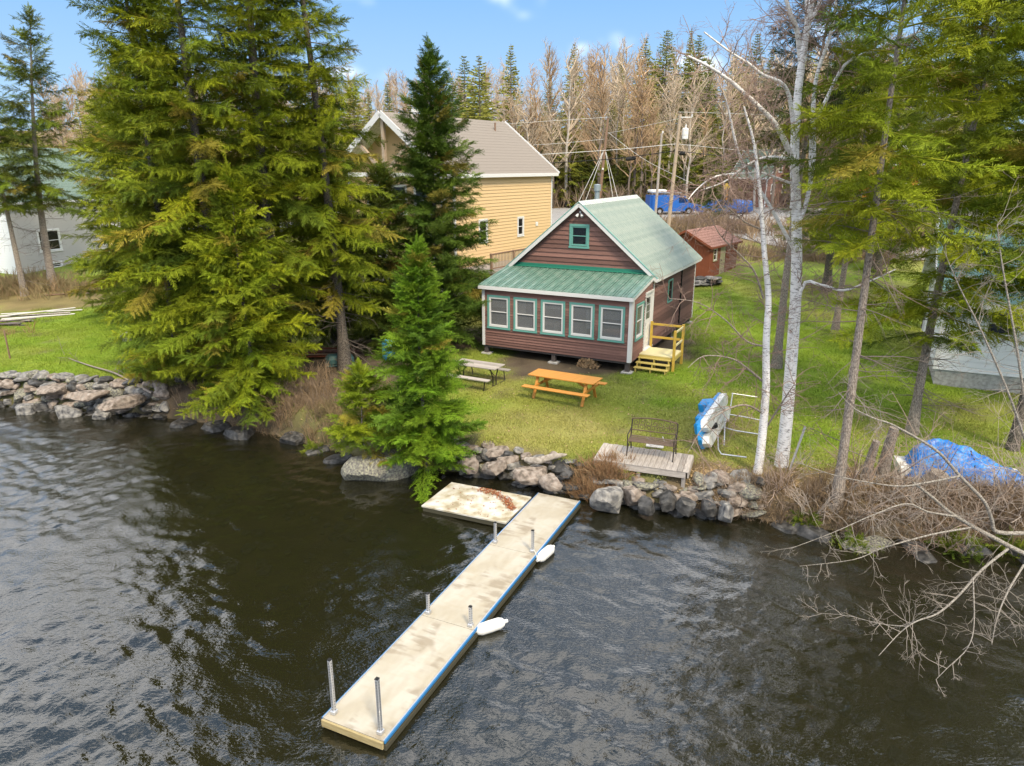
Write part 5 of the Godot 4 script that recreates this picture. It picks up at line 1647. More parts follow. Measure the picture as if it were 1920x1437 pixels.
func make_dock() -> void:
	var d := thing("dock", "long pale plywood dock of three sections with blue edges", "dock", Vector3(-3.07, .2, -9.37), 1.1407)
	for k in 3:
		var s := Node3D.new()
		s.name = "dock_section"
		d.add_child(s, true)
		var x0 := k * 3.02 + .006
		var x1 := (k + 1) * 3.02 - .006
		var b := Buf.new()
		b.box(Transform3D(Basis(), Vector3((x0 + x1) * .5, -.012, .61)), Vector3(x1 - x0, .024, 1.16))
		put(s, "deck_panel", b.mesh(), M.dock_top)
		for z in [.012, 1.208]:
			beam(s, "blue_edge", Vector3(x0, -.022, z), Vector3(x1, -.022, z), .028, .06, M.dock_blue)
			beam(s, "side_frame", Vector3(x0, -.13, z), Vector3(x1, -.13, z), .05, .1, M.dock_frame)
			beam(s, "edge_strip", Vector3(x0, .006, z + (.018 if z < .5 else -.018)), Vector3(x1, .006, z + (.018 if z < .5 else -.018)), .022, .014, M.aluminium)
		for j in 4: beam(s, "joist", Vector3(lerpf(x0 + .05, x1 - .05, j / 3.0), -.09, .05), Vector3(lerpf(x0 + .05, x1 - .05, j / 3.0), -.09, 1.17), .05, .12, M.dock_frame)
	beam(d, "end_board", Vector3(-.02, -.07, .02), Vector3(-.02, -.07, 1.2), .04, .13, M.dock_end)
	for q in [[.16, .13, 1.03], [.12, 1.06, 1.02], [3.12, .12, .45], [3.1, 1.08, .44], [6.16, .12, .53], [6.14, 1.08, .55]]:
		var p := Node3D.new()
		p.name = "post"
		d.add_child(p, true)
		p.position = Vector3(q[0], 0, q[1])
		beam(p, "tube", Vector3(0, -1.6, 0), Vector3(0, q[2], 0), .058, .058, M.aluminium, Vector3.BACK, .006)
		put(p, "cap", box_mesh(Vector3(.062, .012, .062), 0), M.black, Transform3D(Basis(), Vector3(0, q[2] + .006, 0)))
		put(p, "bracket", box_mesh(Vector3(.1, .07, .09), .008), M.aluminium, Transform3D(Basis(), Vector3(0, .035, 0)))
		var n := int(q[2] / .055)
		for j in n:
			put(p, "hole", box_mesh(Vector3(.016, .016, .062), 0), M.holes, Transform3D(Basis(), Vector3(0, .09 + j * .052, 0)))
			put(p, "hole", box_mesh(Vector3(.062, .016, .016), 0), M.holes, Transform3D(Basis(), Vector3(0, .09 + j * .052, 0)))
	# fenders
	for q in [[1.27, 3.2, "white boat fender tied to the middle dock post with a short tether"], [1.28, 6.25, "white boat fender tied to the dock post nearest the shore"]]:
		var near: bool = q[1] < 4
		var at := at_y(919, 1175, .12) if near else at_y(1023, 1038, .12)
		var f := thing("boat_fender", q[2], "fender", at, .5 if near else 1.0)
		var b := Buf.new()
		b.lathe(PackedVector2Array([Vector2(0, -.38), Vector2(.035, -.38), Vector2(.04, -.32), Vector2(.085, -.28), Vector2(.115, -.2), Vector2(.12, 0), Vector2(.115, .2), Vector2(.085, .28), Vector2(.04, .32), Vector2(.035, .38), Vector2(0, .38)]), 16, Transform3D(Basis(Vector3.BACK, PI / 2), Vector3(0, .0, 0)))
		put(f, "body", b.mesh(), M.fender)
		var end := f.transform.affine_inverse() * (d.transform * Vector3(q[1] - .08, .08, 1.08))
		pipe(f, "tether", [Vector3(-.36, 0, 0), Vector3(-.36, 0, 0).lerp(end, .5) + Vector3(0, .05, 0), end], .009, M.rope, 5)
	# the loose platform left of the dock
	var p := thing("floating_platform", "pale plywood platform floating beside the shore end of the dock", "platform", Vector3(-.93, .16, -17.13), -.4363)
	put(p, "deck_panel", box_mesh(Vector3(2.46, .05, 1.6), .006), M.float_top, Transform3D(Basis(Vector3.BACK, .02)))
	for z in [-.76, .76]: beam(p, "frame", Vector3(-1.2, -.1, z), Vector3(1.2, -.06, z), .05, .13, M.dock_frame)
	for x in [-1.18, 1.18]: beam(p, "frame", Vector3(x, -.09, -.72), Vector3(x, -.09, .72), .05, .12, M.dock_frame)
	rng.seed = 1400
	var lf := Buf.new()
	lf.tri(Vector3(-.5, 0, 0), Vector3(0, .12, .35), Vector3(.5, 0, 0)); lf.tri(Vector3(-.5, 0, 0), Vector3(.5, 0, 0), Vector3(0, .1, -.35))
	var xs := []
	var cs := []
	for k in 1100:
		var t := rng.randf()
		var q := Vector2(-.25, -.72).lerp(Vector2(.55, -.52), minf(t * 1.6, 1.0)).lerp(Vector2(1.08, .1), clampf(t * 1.8 - .8, 0, 1)) + Vector2(rng.randfn(), rng.randfn()) * lerpf(.10, .05, t)
		if k > 1000: q = Vector2(rf(-1.1, 1.2), rf(-.75, .75))
		if absf(q.x) > 1.2 or absf(q.y) > .77: continue
		var s := rf(.02, .06)
		xs.append(Transform3D(Basis.from_euler(Vector3(rf(-.6, .6), rf(0, TAU), rf(-.6, .6))).scaled(Vector3(s, s, s)), p.transform * Vector3(q.x, .034 + q.x * .02 + rf(0, .02), q.y)))
		cs.append(C(.30, .09, .03).lerp(C(.2, .08, .04), rng.randf()) if rng.randf() < .88 else C(.5, .36, .2))
	tag(copies(self, "leaf_litter", lf.mesh(), M.grass, xs, cs), "drift of rust brown leaves on the floating platform", "leaves", "", "stuff")

func make_furniture() -> void:
	# orange picnic table
	var a := at_y(990, 702, 1.70)
	var b := at_y(1113, 720.8, 1.70)
	var ax := (b - a).normalized()
	var t := thing("picnic_table", "orange stained wooden picnic table with attached benches", "picnic table", (a + b) * .5 + Vector3(ax.z, 0, -ax.x) * .4 + Vector3(0, -1.7 + .94, 0), atan2(-ax.z, ax.x))
	var hl := a.distance_to(b) * .5
	for k in 5: beam(t, "top_board", Vector3(-hl, .75, -.34 + k * .17), Vector3(hl, .75, -.34 + k * .17), .164, .04, M.orange_wood)
	for z in [-.78, .78]: beam(t, "seat_board", Vector3(-hl, .45, z), Vector3(hl, .45, z), .25, .042, M.orange_wood, Vector3.UP, .01)
	for x in [-hl + .32, hl - .32]:
		for s in [-1.0, 1.0]: beam(t, "leg", Vector3(x, -.03, s * .6), Vector3(x, .73, s * .24), .045, .1, M.orange_wood, Vector3.RIGHT)
		beam(t, "crossbeam", Vector3(x + .045, .42, -.85), Vector3(x + .045, .42, .85), .04, .095, M.orange_wood)
		beam(t, "crossbeam", Vector3(x, .70, -.38), Vector3(x, .70, .38), .04, .06, M.orange_wood)
		beam(t, "brace", Vector3(x + (.05 if x < 0 else -.05), .42, 0), Vector3(x * .35, .72, 0), .04, .08, M.orange_wood)
	# weathered table on a steel frame
	a = at_y(857.5, 684, 1.70)
	b = at_y(925, 695, 1.70)
	ax = Vector3(.885, 0, .465)
	var g := thing("picnic_table", "weathered grey picnic table on a dark bent steel frame", "picnic table", Vector3(-1.26, .95, -25.28), -.4839)
	for k in 4: beam(g, "top_board", Vector3(-.93, .75, -.30 + k * .2), Vector3(.93, .75, -.30 + k * .2), .192, .04, M["grey_wood%d" % (k % 3)])
	for z in [-.75, .8]: beam(g, "seat_board", Vector3(-.95, .44, z), Vector3(.92, .44, z), .24, .042, M["grey_wood%d" % (1 if z < 0 else 2)])
	for x in [-.7, .7]:
		for s in [-1.0, 1.0]:
			pipe(g, "frame_tube", [Vector3(x, .42, s * .88), Vector3(x, .40, s * .72), Vector3(x, .02, s * .80), Vector3(x, .01, s * .4), Vector3(x, .02, 0)], .022, M.iron)
			pipe(g, "frame_tube", [Vector3(x, .02, s * .12), Vector3(x, .36, s * .12), Vector3(x, .5, s * .2), Vector3(x, .73, s * .3)], .022, M.iron)
		pipe(g, "brace_tube", [Vector3(x, .4, 0), Vector3(x * .5, .73, 0)], .014, M.iron)
	# deck for the bench
	var dk := thing("bench_deck", "low weathered plank deck at the top of the stones", "deck", Vector3(2.22, 1.0, -18.05), -.35)
	rng.seed = 1500
	for k in 17:
		beam(dk, "plank", Vector3(.078 + k * .151, -.018, .0), Vector3(.078 + k * .151, -.018 + rf(-.004, .004), -1.27 + rf(-.03, .02)), .144, .036, M["grey_wood%d" % (rng.randi() % 3)])
	beam(dk, "rim", Vector3(.0, -.12, -.03), Vector3(2.5, -.12, -.03), .045, .16, M.grey_wood2)
	beam(dk, "rim", Vector3(2.56, -.12, -.04), Vector3(2.56, -.12, -1.25), .045, .16, M.grey_wood0)
	beam(dk, "rim", Vector3(.02, -.12, -.06), Vector3(.02, -.12, -1.25), .045, .16, M.grey_wood1)
	for q in [[.1, -.1], [2.45, -.1], [.1, -1.2], [2.45, -1.2], [1.25, -.1]]: beam(dk, "support", Vector3(q[0], -.75, q[1]), Vector3(q[0], -.045, q[1]), .1, .1, M.grey_wood1, Vector3.BACK)
	# cast iron bench
	var n := thing("garden_bench", "dark cast iron garden bench with scrollwork back on the plank deck", "bench", Vector3(3.2, 1.0, -18.32), -.354)
	for x in [0.0, 1.26]:
		pipe(n, "leg", [Vector3(x, 0, .06), Vector3(x, .2, .0), Vector3(x, .42, .02)], .018, M.iron, 6)
		pipe(n, "leg", [Vector3(x, 0, -.58), Vector3(x, .25, -.5), Vector3(x, .44, -.46), Vector3(x, .88, -.58)], .02, M.iron, 6)
		pipe(n, "seat_rail", [Vector3(x, .42, .02), Vector3(x, .40, -.2), Vector3(x, .43, -.46)], .018, M.iron, 6)
		pipe(n, "arm_rest", [Vector3(x, .42, .0), Vector3(x, .52, .05), Vector3(x, .62, .05), Vector3(x, .655, -.02), Vector3(x, .63, -.1), Vector3(x, .65, -.3), Vector3(x, .68, -.52)], .016, M.iron, 6)
		pipe(n, "brace", [Vector3(x, .2, .0), Vector3(x, .3, -.25), Vector3(x, .25, -.5)], .011, M.iron, 6)
	for k in 6: beam(n, "seat_slat", Vector3(-.02, .435 - .02 * sin(k / 5.0 * PI), .0 - k * .09), Vector3(1.28, .435 - .02 * sin(k / 5.0 * PI), .0 - k * .09), .062, .02, M.bronze)
	var bk := Node3D.new()
	bk.name = "backrest"
	n.add_child(bk, true)
	bk.transform = Transform3D(Basis(Vector3.RIGHT, -.22), Vector3(0, .5, -.475))
	var top := []
	for k in 9: top.append(Vector3(k * .1575, .41 + .055 * sin(k / 8.0 * PI), 0))
	pipe(bk, "top_rail", top, .02, M.bronze, 6)
	pipe(bk, "bottom_rail", [Vector3(0, .1, 0), Vector3(1.26, .1, 0)], .017, M.bronze, 6)
	for k in 7:
		var cx := .12 + k * .17
		for s in 2:
			var sc := []
			for j in 13:
				var ang := j / 12.0 * TAU * 1.25 + s * PI
				var r := .085 * (1.0 - j / 15.0)
				sc.append(Vector3(cx + cos(ang) * r * (1.0 if k % 2 else -1.0), .19 + s * .12 + sin(ang) * r, 0))
			pipe(bk, "scroll", sc, .008, M.bronze, 5)
		pipe(bk, "scroll_stem", [Vector3(cx + .085, .1, 0), Vector3(cx + .07, .25, 0), Vector3(cx + .09, .42, 0)], .008, M.bronze, 5)

func make_boats() -> void:
	# pedal boat stood on its side
	var o := thing("pedal_boat", "blue and white plastic pedal boat standing on its side on the lawn", "boat", Vector3(6.15, .92, -20.3), 1.11)
	o.rotate_object_local(Vector3.RIGHT, -.22)
	o.scale = Vector3(1, .88, 1)
	var hull := PackedVector2Array([Vector2(-1.55, .02), Vector2(1.5, .0), Vector2(1.68, .25), Vector2(1.7, .62), Vector2(1.5, .95), Vector2(.2, 1.0), Vector2(-1.2, .96), Vector2(-1.6, .8), Vector2(-1.72, .4)])
	var b := Buf.new()
	b.extrude(hull, .1, Transform3D(Basis(), Vector3(0, 0, 0)))
	put(o, "rim", b.mesh(), M.blue_plastic)
	for q in [[.05, .44, 1.0], [.56, .95, .95]]:
		b = Buf.new()
		b.extrude(PackedVector2Array([Vector2(-1.5 * q[2], q[0]), Vector2(1.45 * q[2], q[0]), Vector2(1.62 * q[2], (q[0] + q[1]) * .5), Vector2(1.45 * q[2], q[1]), Vector2(-1.5 * q[2], q[1]), Vector2(-1.66 * q[2], (q[0] + q[1]) * .5)]), .2, Transform3D(Basis(), Vector3(0, 0, .14)))
		put(o, "pontoon", b.mesh(), M.hull_white)
	put(o, "white_bottom", box_mesh(Vector3(1.7, .3, .12), .03), M.hull_white, Transform3D(Basis(), Vector3(.62, .5, .1)))
	put(o, "paddle_well", box_mesh(Vector3(.5, .16, .03), .0), M.black, Transform3D(Basis(), Vector3(-.72, .5, .07)))
	var wl := Buf.new()
	wl.lathe(PackedVector2Array([Vector2(0, -.06), Vector2(.17, -.06), Vector2(.17, .06), Vector2(0, .06)]), 12, Transform3D(Basis(), Vector3(-.72, .5, .16)))
	put(o, "paddle_wheel", wl.mesh(), M.black)
	for q in [[.95, .55, .5, .62], [-.35, .45, .32, .5], [-.95, .5, .22, .45]]:
		put(o, "seat", box_mesh(Vector3(q[1], q[3], q[2]), .07), M.blue_plastic, Transform3D(Basis(), Vector3(q[0], .55, -.04 - q[2] * .5)))
	put(o, "deck", box_mesh(Vector3(3.0, .8, .08), .03), M.blue_plastic, Transform3D(Basis(), Vector3(0, .5, -.075)))
	# aluminium frames lying on the grass
	var f := thing("dock_frame_section", "bent aluminium dock frame lying beside the pedal boat", "frame", at_y(1350, 850, .9))
	var inv := f.transform.affine_inverse()
	for l in [[[1350, 770, 1.15], [1346, 812, 1.1], [1347, 843, .98], [1353, 852, .95], [1400, 858, .95]], [[1352, 775, 1.1], [1395, 782, 1.05], [1425, 788, 1.0]], [[1360, 778, 1.3], [1358, 835, .98]], [[1372, 738, 1.1], [1420, 745, 1.0]], [[1374, 738, 1.1], [1366, 790, 1.0]], [[1425, 815, .95], [1380, 808, .95], [1350, 800, 1.0]]]:
		var pts := []
		for q in l: pts.append(inv * at_y(q[0], q[1], q[2]))
		pipe(f, "tube", pts, .022, M.aluminium, 6)
	var r := thing("metal_rail", "grey metal rail leaning against the white birch", "rail", on_land(7.55, -17.95))
	beam(r, "channel", Vector3(.02, -.02, .1), Vector3(.34, 1.25, .02), .09, .03, M.aluminium, Vector3.RIGHT)
	# scraps behind the bench
	var sc := thing("white_board", "white scrap board lying in the grass behind the bench", "board", at_y(1228, 838, .92), -.3)
	put(sc, "sheet", box_mesh(Vector3(.5, .03, .22), .005), M.plank_white, Transform3D(Basis(Vector3.RIGHT, .3), Vector3(0, .05, 0)))
	put(sc, "stick", box_mesh(Vector3(.03, .03, .45), .004), M.plank_white, Transform3D(Basis(Vector3.UP, .25), Vector3(.2, .03, -.55)))
	put(sc, "stick", box_mesh(Vector3(.03, .03, .35), .004), M.plank_white, Transform3D(Basis(Vector3.UP, .6), Vector3(-.25, .03, -.5)))
	# tarpaulin over a boat on the right bank
	var base := at_y(1812, 905, .8)
	var bt := thing("covered_boat", "small white rowing boat under the blue tarpaulin", "boat", base + Vector3(0, 0, -.35), -.28)
	b = Buf.new()
	b.extrude(PackedVector2Array([Vector2(-1.45, .0), Vector2(1.2, .0), Vector2(1.45, .22), Vector2(-1.5, .26)]), .9, Transform3D(Basis(), Vector3(0, 0, 0)))
	put(bt, "hull", b.mesh(), M.hull_white)
	put(bt, "timber", box_mesh(Vector3(3.6, .12, .12), .01), M.grey_wood0, Transform3D(Basis(), Vector3(.1, .03, .62)))
	var tp := thing("tarpaulin", "wrinkled bright blue tarpaulin draped over the boat on the right bank", "tarpaulin", base + Vector3(.12, -.08, -.3), -.28)
	b = Buf.new()
	var nx := 60
	var nzz := 30
	for j in nzz + 1:
		for k in nx + 1:
			var u := k / float(nx) * 2.0 - 1.0
			var w := j / float(nzz) * 2.0 - 1.0
			var hgt := (1.0 - pow(absf(w), 2.4)) * lerpf(1.15, .35, smoothstep(-.5, .95, u)) * smoothstep(1.02, .80, absf(u))
			hgt *= lerpf(.72, 1.0, smoothstep(-1.0, -.45, u))
			hgt += (nz.get_noise_2d(u * 26 + w * 22, w * 40) * .22 + absf(nz.get_noise_2d(u * 60 - w * 40, w * 34 + 70)) * .16) * smoothstep(1.0, .7, absf(w))
			b.v.append(Vector3(u * 1.5, maxf(hgt, .0) * .78 + .06, w * .75 * lerpf(1.0, .8, absf(u)))); b.n.append(Vector3.UP); b.c.append(Color.WHITE)
	var wd := nx + 1
	for j in nzz + 1:
		for k in nx + 1:
			var dx := b.v[j * wd + mini(k + 1, nx)] - b.v[j * wd + maxi(k - 1, 0)]
			var dz := b.v[mini(j + 1, nzz) * wd + k] - b.v[maxi(j - 1, 0) * wd + k]
			b.n[j * wd + k] = dz.cross(dx).normalized()
	for j in nzz:
		for k in nx:
			var q := j * wd + k
			b.i.append_array(PackedInt32Array([q, q + 1, q + wd, q + 1, q + wd + 1, q + wd]))
	put(tp, "cover", b.mesh(), M.tarp)
	var rp := []
	for k in 11:
		var w := k / 10.0 * 2.0 - 1.0
		rp.append(b.v[clampi(int((w + 1) * .5 * nzz), 0, nzz) * wd + int(nx * .52)] + Vector3(0, .02, 0))
	pipe(tp, "tie_rope", rp, .015, M.black, 5)

func vehicle(called: String, label: String, cat: String, at: Vector3, turn: float, side: Array, wide: float, wheels: Array, m: Material, glass: Array, group := "") -> Node3D:
	var o := thing(called, label, cat, at, turn, group)
	var b := Buf.new()
	var out := PackedVector2Array()
	for p in side: out.append(Vector2(p[0], p[1]))
	b.extrude(out, wide)
	put(o, "body", b.mesh(), m)
	for x in wheels:
		for s in [-1.0, 1.0]:
			var w := Node3D.new()
			w.name = "wheel"
			o.add_child(w, true)
			w.position = Vector3(x, .38, s * (wide * .5 - .1))
			var t := Buf.new()
			t.lathe(PackedVector2Array([Vector2(.2, -.12), Vector2(.36, -.12), Vector2(.38, -.08), Vector2(.38, .08), Vector2(.36, .12), Vector2(.2, .12)]), 18, Transform3D(Basis(Vector3.RIGHT, PI / 2), Vector3.ZERO))
			put(w, "tyre", t.mesh(), M.rubber)
			t = Buf.new()
			t.lathe(PackedVector2Array([Vector2(0, -.1), Vector2(.2, -.1), Vector2(.2, .1), Vector2(0, .1)]), 12, Transform3D(Basis(Vector3.RIGHT, PI / 2), Vector3.ZERO))
			put(w, "rim", t.mesh(), M.aluminium)
	for g in glass:
		for s in [-1.0, 1.0]:
			b = Buf.new()
			out = PackedVector2Array()
			for p in g: out.append(Vector2(p[0], p[1]))
			b.extrude(out, .02, Transform3D(Basis(), Vector3(0, 0, s * (wide * .5 + .006))))
			put(o, "side_window", b.mesh(), M.glass_dark)
	return o
func arch(x: float) -> Array:
	var a := []
	for k in 7: a.append([x + .46 * cos(PI - k / 6.0 * PI), .36 + .46 * sin(k / 6.0 * PI)])
	return a

func make_roadside() -> void:
	var tz := -82.0
	var p := at_z(1258, 395, tz)
	p.y = land(p.x, p.z)
	var side := [[-2.7, .45]] + arch(-1.55) + arch(1.75) + [[2.75, .45], [2.75, 1.15], [1.75, 1.25], [1.25, 2.0], [.4, 2.05], [.35, 2.1], [-2.7, 2.1]]
	var t := vehicle("blue_truck", "blue utility truck with loaded roof rack beside the road", "truck", p, .08, side, 1.95, [-1.55, 1.75], M.blue_paint, [[[.55, 1.3], [1.55, 1.3], [1.2, 1.9], [.55, 1.9]]])
	for z in [-.7, .7]: beam(t, "roof_rack", Vector3(-2.6, 2.35, z), Vector3(.9, 2.35, z), .06, .06, M.aluminium)
	for x in [-2.4, -1.0, .5]: beam(t, "rack_foot", Vector3(x, 2.08, .7), Vector3(x, 2.35, .7), .05, .05, M.aluminium, Vector3.BACK)
	put(t, "load", box_mesh(Vector3(1.9, .3, 1.2), .08), M.white_dull, Transform3D(Basis(), Vector3(-1.7, 2.53, 0)))
	put(t, "load", box_mesh(Vector3(1.2, .22, 1.0), .08), M.red_roof, Transform3D(Basis(), Vector3(-.1, 2.5, 0)))
	p = at_z(1345, 393, -80.0)
	p.y = land(p.x, p.z)
	side = [[-2.3, .45]] + arch(-1.4) + arch(1.45) + [[2.35, .45], [2.35, .95], [1.2, 1.1], [.7, 1.6], [-.6, 1.62], [-.9, 1.1], [-2.3, 1.08]]
	var c := vehicle("blue_pickup", "blue pickup with an open loaded bed beside the utility truck", "pickup", p, .15, side, 1.8, [-1.4, 1.45], M.blue_paint, [[[-.55, 1.12], [1.05, 1.12], [.65, 1.52], [-.5, 1.52]]])
	put(c, "headlight", box_mesh(Vector3(.05, .16, .3), .02), M.white, Transform3D(Basis(), Vector3(2.36, .78, .6)))
	p = at_z(1388, 378, -82.0)
	p.y = land(p.x, p.z)
	var tr := thing("tarped_heap", "heap of gear under a small blue tarp on the gravel", "heap", p)
	put(tr, "cover", ROCKS[3], M.blue_paint, Transform3D(Basis.from_scale(Vector3(2.4, 2.6, 1.6)), Vector3(0, .8, 0)))
	put(tr, "crate", box_mesh(Vector3(1.3, .7, .8), .03), M.black, Transform3D(Basis(Vector3.UP, .3), Vector3(-1.7, .35, .4)))
	var sg := thing("road_sign", "yellow warning sign on a wooden post by the road", "sign", Vector3(at_z(1362, 378, -84).x, land(at_z(1362, 378, -84).x, -84), -84))
	beam(sg, "post", Vector3(0, -.2, 0), Vector3(0, 2.8, 0), .16, .16, M.orange_wood, Vector3.BACK)
	put(sg, "plate", box_mesh(Vector3(.62, .62, .03), .006), mat("sign_yellow", C(.75, .5, .03), .5), Transform3D(Basis(Vector3.BACK, PI / 4), Vector3(-.15, 2.85, .12)))
	# poles and wires
	var poles := [[1252, 428, 1276, 214, -62.5, .15, "pole_wood", "pale utility pole with a grey transformer behind the cabin"], [1121, 372, 1140, 222, -74.0, .15, "pole_brown", "brown utility pole with guy wires right of the yellow house"], [1229, 398, 1241, 250, -80.0, .13, "grey_wood0", "plain grey pole standing before the blue truck"], [1416, 380, 1418, 268, -83.0, .12, "grey_wood2", "short pole with a white insulator near the tan house"]]
	for q in poles:
		var top := at_z(q[2], q[3], q[4])
		var bx := at_z(q[0], q[1], q[4])
		var g := land(bx.x, q[4])
		var o := thing("utility_pole", q[7], "pole", Vector3(bx.x, g, q[4]))
		var b := Buf.new()
		var e := top - o.position
		b.tube(PackedVector3Array([Vector3(0, -.5, 0), e * .5, e]), PackedFloat32Array([q[5] * 1.15, q[5], q[5] * .8]), 10)
		put(o, "shaft", b.mesh(), M[q[6]])
		if q[5] == .15 and q[4] > -70:
			b = Buf.new()
			b.lathe(PackedVector2Array([Vector2(0, -.42), Vector2(.24, -.42), Vector2(.26, -.36), Vector2(.26, .4), Vector2(.2, .46), Vector2(0, .46)]), 14, Transform3D(Basis(), e + Vector3(.48, -1.55, .1)))
			put(o, "transformer", b.mesh(), M.white_dull)
			b = Buf.new()
			b.lathe(PackedVector2Array([Vector2(.05, 0), Vector2(.07, .1), Vector2(.03, .3), Vector2(0, .3)]), 8, Transform3D(Basis(), e + Vector3(.5, -1.08, .1)))
			put(o, "bushing", b.mesh(), M.white)
			beam(o, "bracket", e + Vector3(0, -.25, .1), e + Vector3(.95, -.25, .1), .07, .07, M.white_dull)
			put(o, "insulator", box_mesh(Vector3(.12, .24, .12), .03), M.white, Transform3D(Basis(), e + Vector3(.95, -.12, .1)))
		elif q[6] == "pole_brown":
			for x in [-2.9, -2.0, 1.9, 2.6]: pipe(o, "guy_wire", [e * .72, Vector3(x, .1, .8)], .022, M.white_dull, 5)
			put(o, "insulator", box_mesh(Vector3(.16, .2, .16), .03), M.white, Transform3D(Basis(), e * .52 + Vector3(0, 0, .2)))
		else:
			put(o, "insulator", box_mesh(Vector3(.14, .25, .14), .03), M.white, Transform3D(Basis(), e + Vector3(.1, .1, 0)))
	var wires := [[[900, 236], [1000, 229], [1139, 220], -78, -74, .014, "pale", "high thin overhead wire ending at the brown pole"], [[1000, 272], [1060, 268], [1133, 261], -76, -74, .014, "pale", "thin overhead wire above the yellow house roof end"], [[1010, 290], [1150, 281], [1268, 270], -68, -62.5, .022, "pale", "pale overhead cable running to the pale pole"], [[1010, 307], [1150, 298], [1266, 283], -68, -62.5, .036, "black", "thick black overhead cable running to the pale pole"], [[1268, 270], [1340, 277], [1420, 285], -62.5, -72, .016, "pale", "pale overhead cable from the pale pole to the right"], [[1266, 283], [1340, 291], [1425, 300], -62.5, -72, .034, "black", "thick black overhead cable from the pale pole to the right"], [[1140, 248], [1210, 300], [1300, 345], -74, -66, .014, "pale", "thin slack service wire slanting down past the pale pole"], [[1272, 210], [1400, 214], [1560, 222], -62.5, -60, .012, "pale", "high thin overhead wire right of the pale pole"], [[1140, 250], [1200, 238], [1275, 222], -74, -62.5, .012, "pale", "thin overhead wire between the brown and pale poles"]]
	for q in wires:
		var pts := smooth([at_z(q[0][0], q[0][1], q[3]), at_z(q[1][0], q[1][1], (q[3] + q[4]) * .5), at_z(q[2][0], q[2][1], q[4])], 8)
		var o := thing("overhead_wire", q[7], "wire", pts[0])
		var inv := o.transform.affine_inverse()
		pipe(o, "cable", Array(inv * pts), q[5], M.black if q[6] == "black" else M.white_dull, 5)
		if q[6] == "black":
			var at: Vector3 = inv * (pts[10] if q[3] == -68 else pts[2])
			put(o, "splice_case", box_mesh(Vector3(.9 if q[3] == -68 else .5, .28, .22), .08), M.black, Transform3D(Basis(Vector3.BACK, .1), at - Vector3(0, .16, 0)))
	# lumber and clutter on the left lawn
	rng.seed = 1600
	plank_pile("low pile of long pale boards on the left lawn edge", at_y(75, 597, 1.05), .45, 9, 4.2, [M.plank_white, M.grey_wood0, M.driftwood, M.plank_white])
	plank_pile("stack of short brown boards by the lone spruce", at_y(130, 562, 1.2), .3, 10, 3.2, [M.pole_brown, M.grey_wood1, M.driftwood])
	plank_pile("small stack of old planks beside the bushes", at_y(12, 613, 1.0), .1, 8, 2.2, [M.grey_wood1, M.post])
	var sh := thing("board_sheet", "pale sheet of board lying flat at the lawn's far edge", "board", at_y(162, 553, 1.25), .2)
	put(sh, "sheet", box_mesh(Vector3(1.5, .05, 1.3), .006), M.plank_white, Transform3D(Basis(), Vector3(0, .04, 0)))
	var fb := thing("fallen_branch", "bare fallen branch sticking out onto the left lawn", "branch", at_y(282, 738, .75))
	var b2 := Buf.new()
	var inv2 := fb.transform.affine_inverse()
	var pts2 := inv2 * smooth([at_y(285, 738, .8), at_y(255, 722, .95), at_y(215, 700, 1.1), at_y(165, 685, 1.1), at_y(122, 668, 1.0), at_y(105, 645, .95)], 4)
	b2.col = C(.25, .21, .18)
	limb(b2, pts2, .055, .01, 6)
	twigs_on(b2, pts2, 16, .8, .012, {"many": [3, 3], "up": .02, "wob": .3, "depth": 1}, .1)
	put(fb, "wood", b2.mesh(), M.twig)
	var st := thing("rusty_stake", "thin rusty stake standing in the dry bush on the left", "stake", on_land(at_y(20, 680, .85).x, at_y(20, 680, .85).z))
	beam(st, "rod", Vector3(0, -.2, 0), Vector3(0, 1.2, 0), .05, .05, M.pole_brown, Vector3.BACK)
	var cn := thing("metal_pail", "small shiny metal pail on the left lawn beside the spruce", "pail", on_land(at_y(238, 645, .9).x, at_y(238, 645, .9).z))
	var lb := Buf.new()
	lb.lathe(PackedVector2Array([Vector2(0, 0), Vector2(.2, 0), Vector2(.26, .36), Vector2(.2, .34), Vector2(.16, .06)]), 14)
	put(cn, "body", lb.mesh(), M.aluminium)
	# clutter under the spruces
	var br := thing("blue_barrel", "small blue plastic barrel under the trees beside the cabin", "barrel", on_land(-5.1, -28.6))
	lb = Buf.new()
	lb.lathe(PackedVector2Array([Vector2(0, 0), Vector2(.26, 0), Vector2(.29, .1), Vector2(.29, .7), Vector2(.25, .8), Vector2(0, .8)]), 14)
	put(br, "drum", lb.mesh(), M.blue_plastic)
	var tb := thing("teal_tub", "upturned dark teal tub among the brush under the spruces", "tub", on_land(-7.0, -27.9), .3)
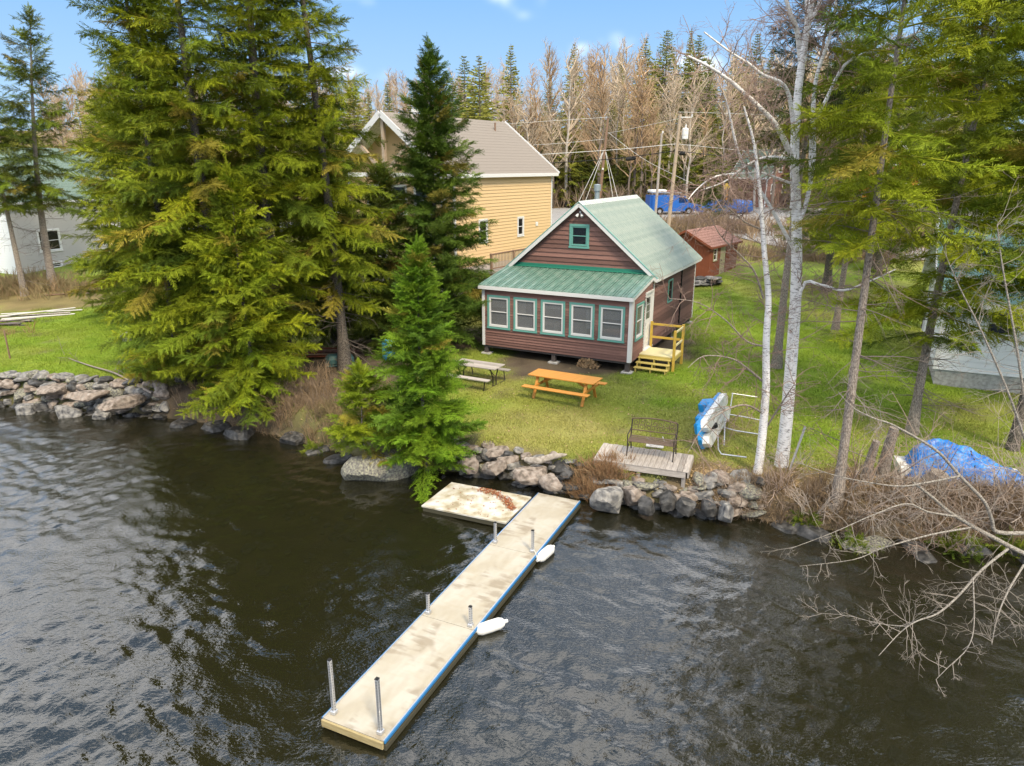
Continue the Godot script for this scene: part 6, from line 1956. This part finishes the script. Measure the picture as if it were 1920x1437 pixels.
	put(tb, "shell", box_mesh(Vector3(1.1, .42, .7), .12), mat("tub_teal", C(.06, .13, .13), .5), Transform3D(Basis(), Vector3(0, .2, 0)))
	put(tb, "lip", box_mesh(Vector3(1.18, .05, .78), .02), M.tub_teal, Transform3D(Basis(), Vector3(0, .04, 0)))
	plank_pile("heap of reddish boards under the spruces behind the brush", on_land(-7.6, -29.2), .2, 9, 2.4, [M.red_roof, M.pole_brown, M.red_wood])

func _ready() -> void:
	# camera
	var cam := Camera3D.new()
	cam.name = "camera"
	add_child(cam)
	cam.position = EYE
	cam.rotation_degrees = Vector3(-PITCH, 0, 0)
	cam.fov = rad_to_deg(2.0 * atan(718.5 / FOCAL))
	cam.far = 1500.0
	cam.current = true
	# sky, light, exposure
	nz.seed = 5
	nz.frequency = .05
	nz.fractal_octaves = 3
	var e := Environment.new()
	e.background_mode = Environment.BG_SKY
	var sky := Sky.new()
	var sm := PanoramaSkyMaterial.new()
	sm.panorama = make_sky()
	sky.sky_material = sm
	e.sky = sky
	e.background_energy_multiplier = 1.0
	e.tonemap_mode = Environment.TONE_MAPPER_LINEAR
	e.tonemap_exposure = 2.75
	e.sdfgi_enabled = true
	e.ssao_enabled = true
	e.ssil_enabled = true
	var we := WorldEnvironment.new()
	we.name = "surroundings"
	we.environment = e
	add_child(we)
	var sun := DirectionalLight3D.new()
	sun.name = "sun"
	add_child(sun)
	sun.rotation_degrees = Vector3(-50, 24, 0)
	sun.light_color = Color(1.0, .93, .80)
	sun.light_energy = .48
	sun.light_angular_distance = 10.0
	sun.shadow_enabled = true
	# the setting, then the large things, then the small ones
	make_materials()
	make_setting()
	SPR.spruce = make_sprig(51, .42, .85, .030)
	SPR.fir = make_sprig(52, .50, .95, .034)
	SPR.far = make_sprig(53, .5, .9, .05)
	SPR.brush = make_brush(54, 7, .8)
	SPR.tuft = make_tuft(55)
	make_boughs()
	make_cabin()
	make_houses()
	make_wood()
	make_conifers()
	make_birches()
	make_stones()
	make_shrubs()
	make_grass()
	make_dock()
	make_furniture()
	make_boats()
	make_roadside()
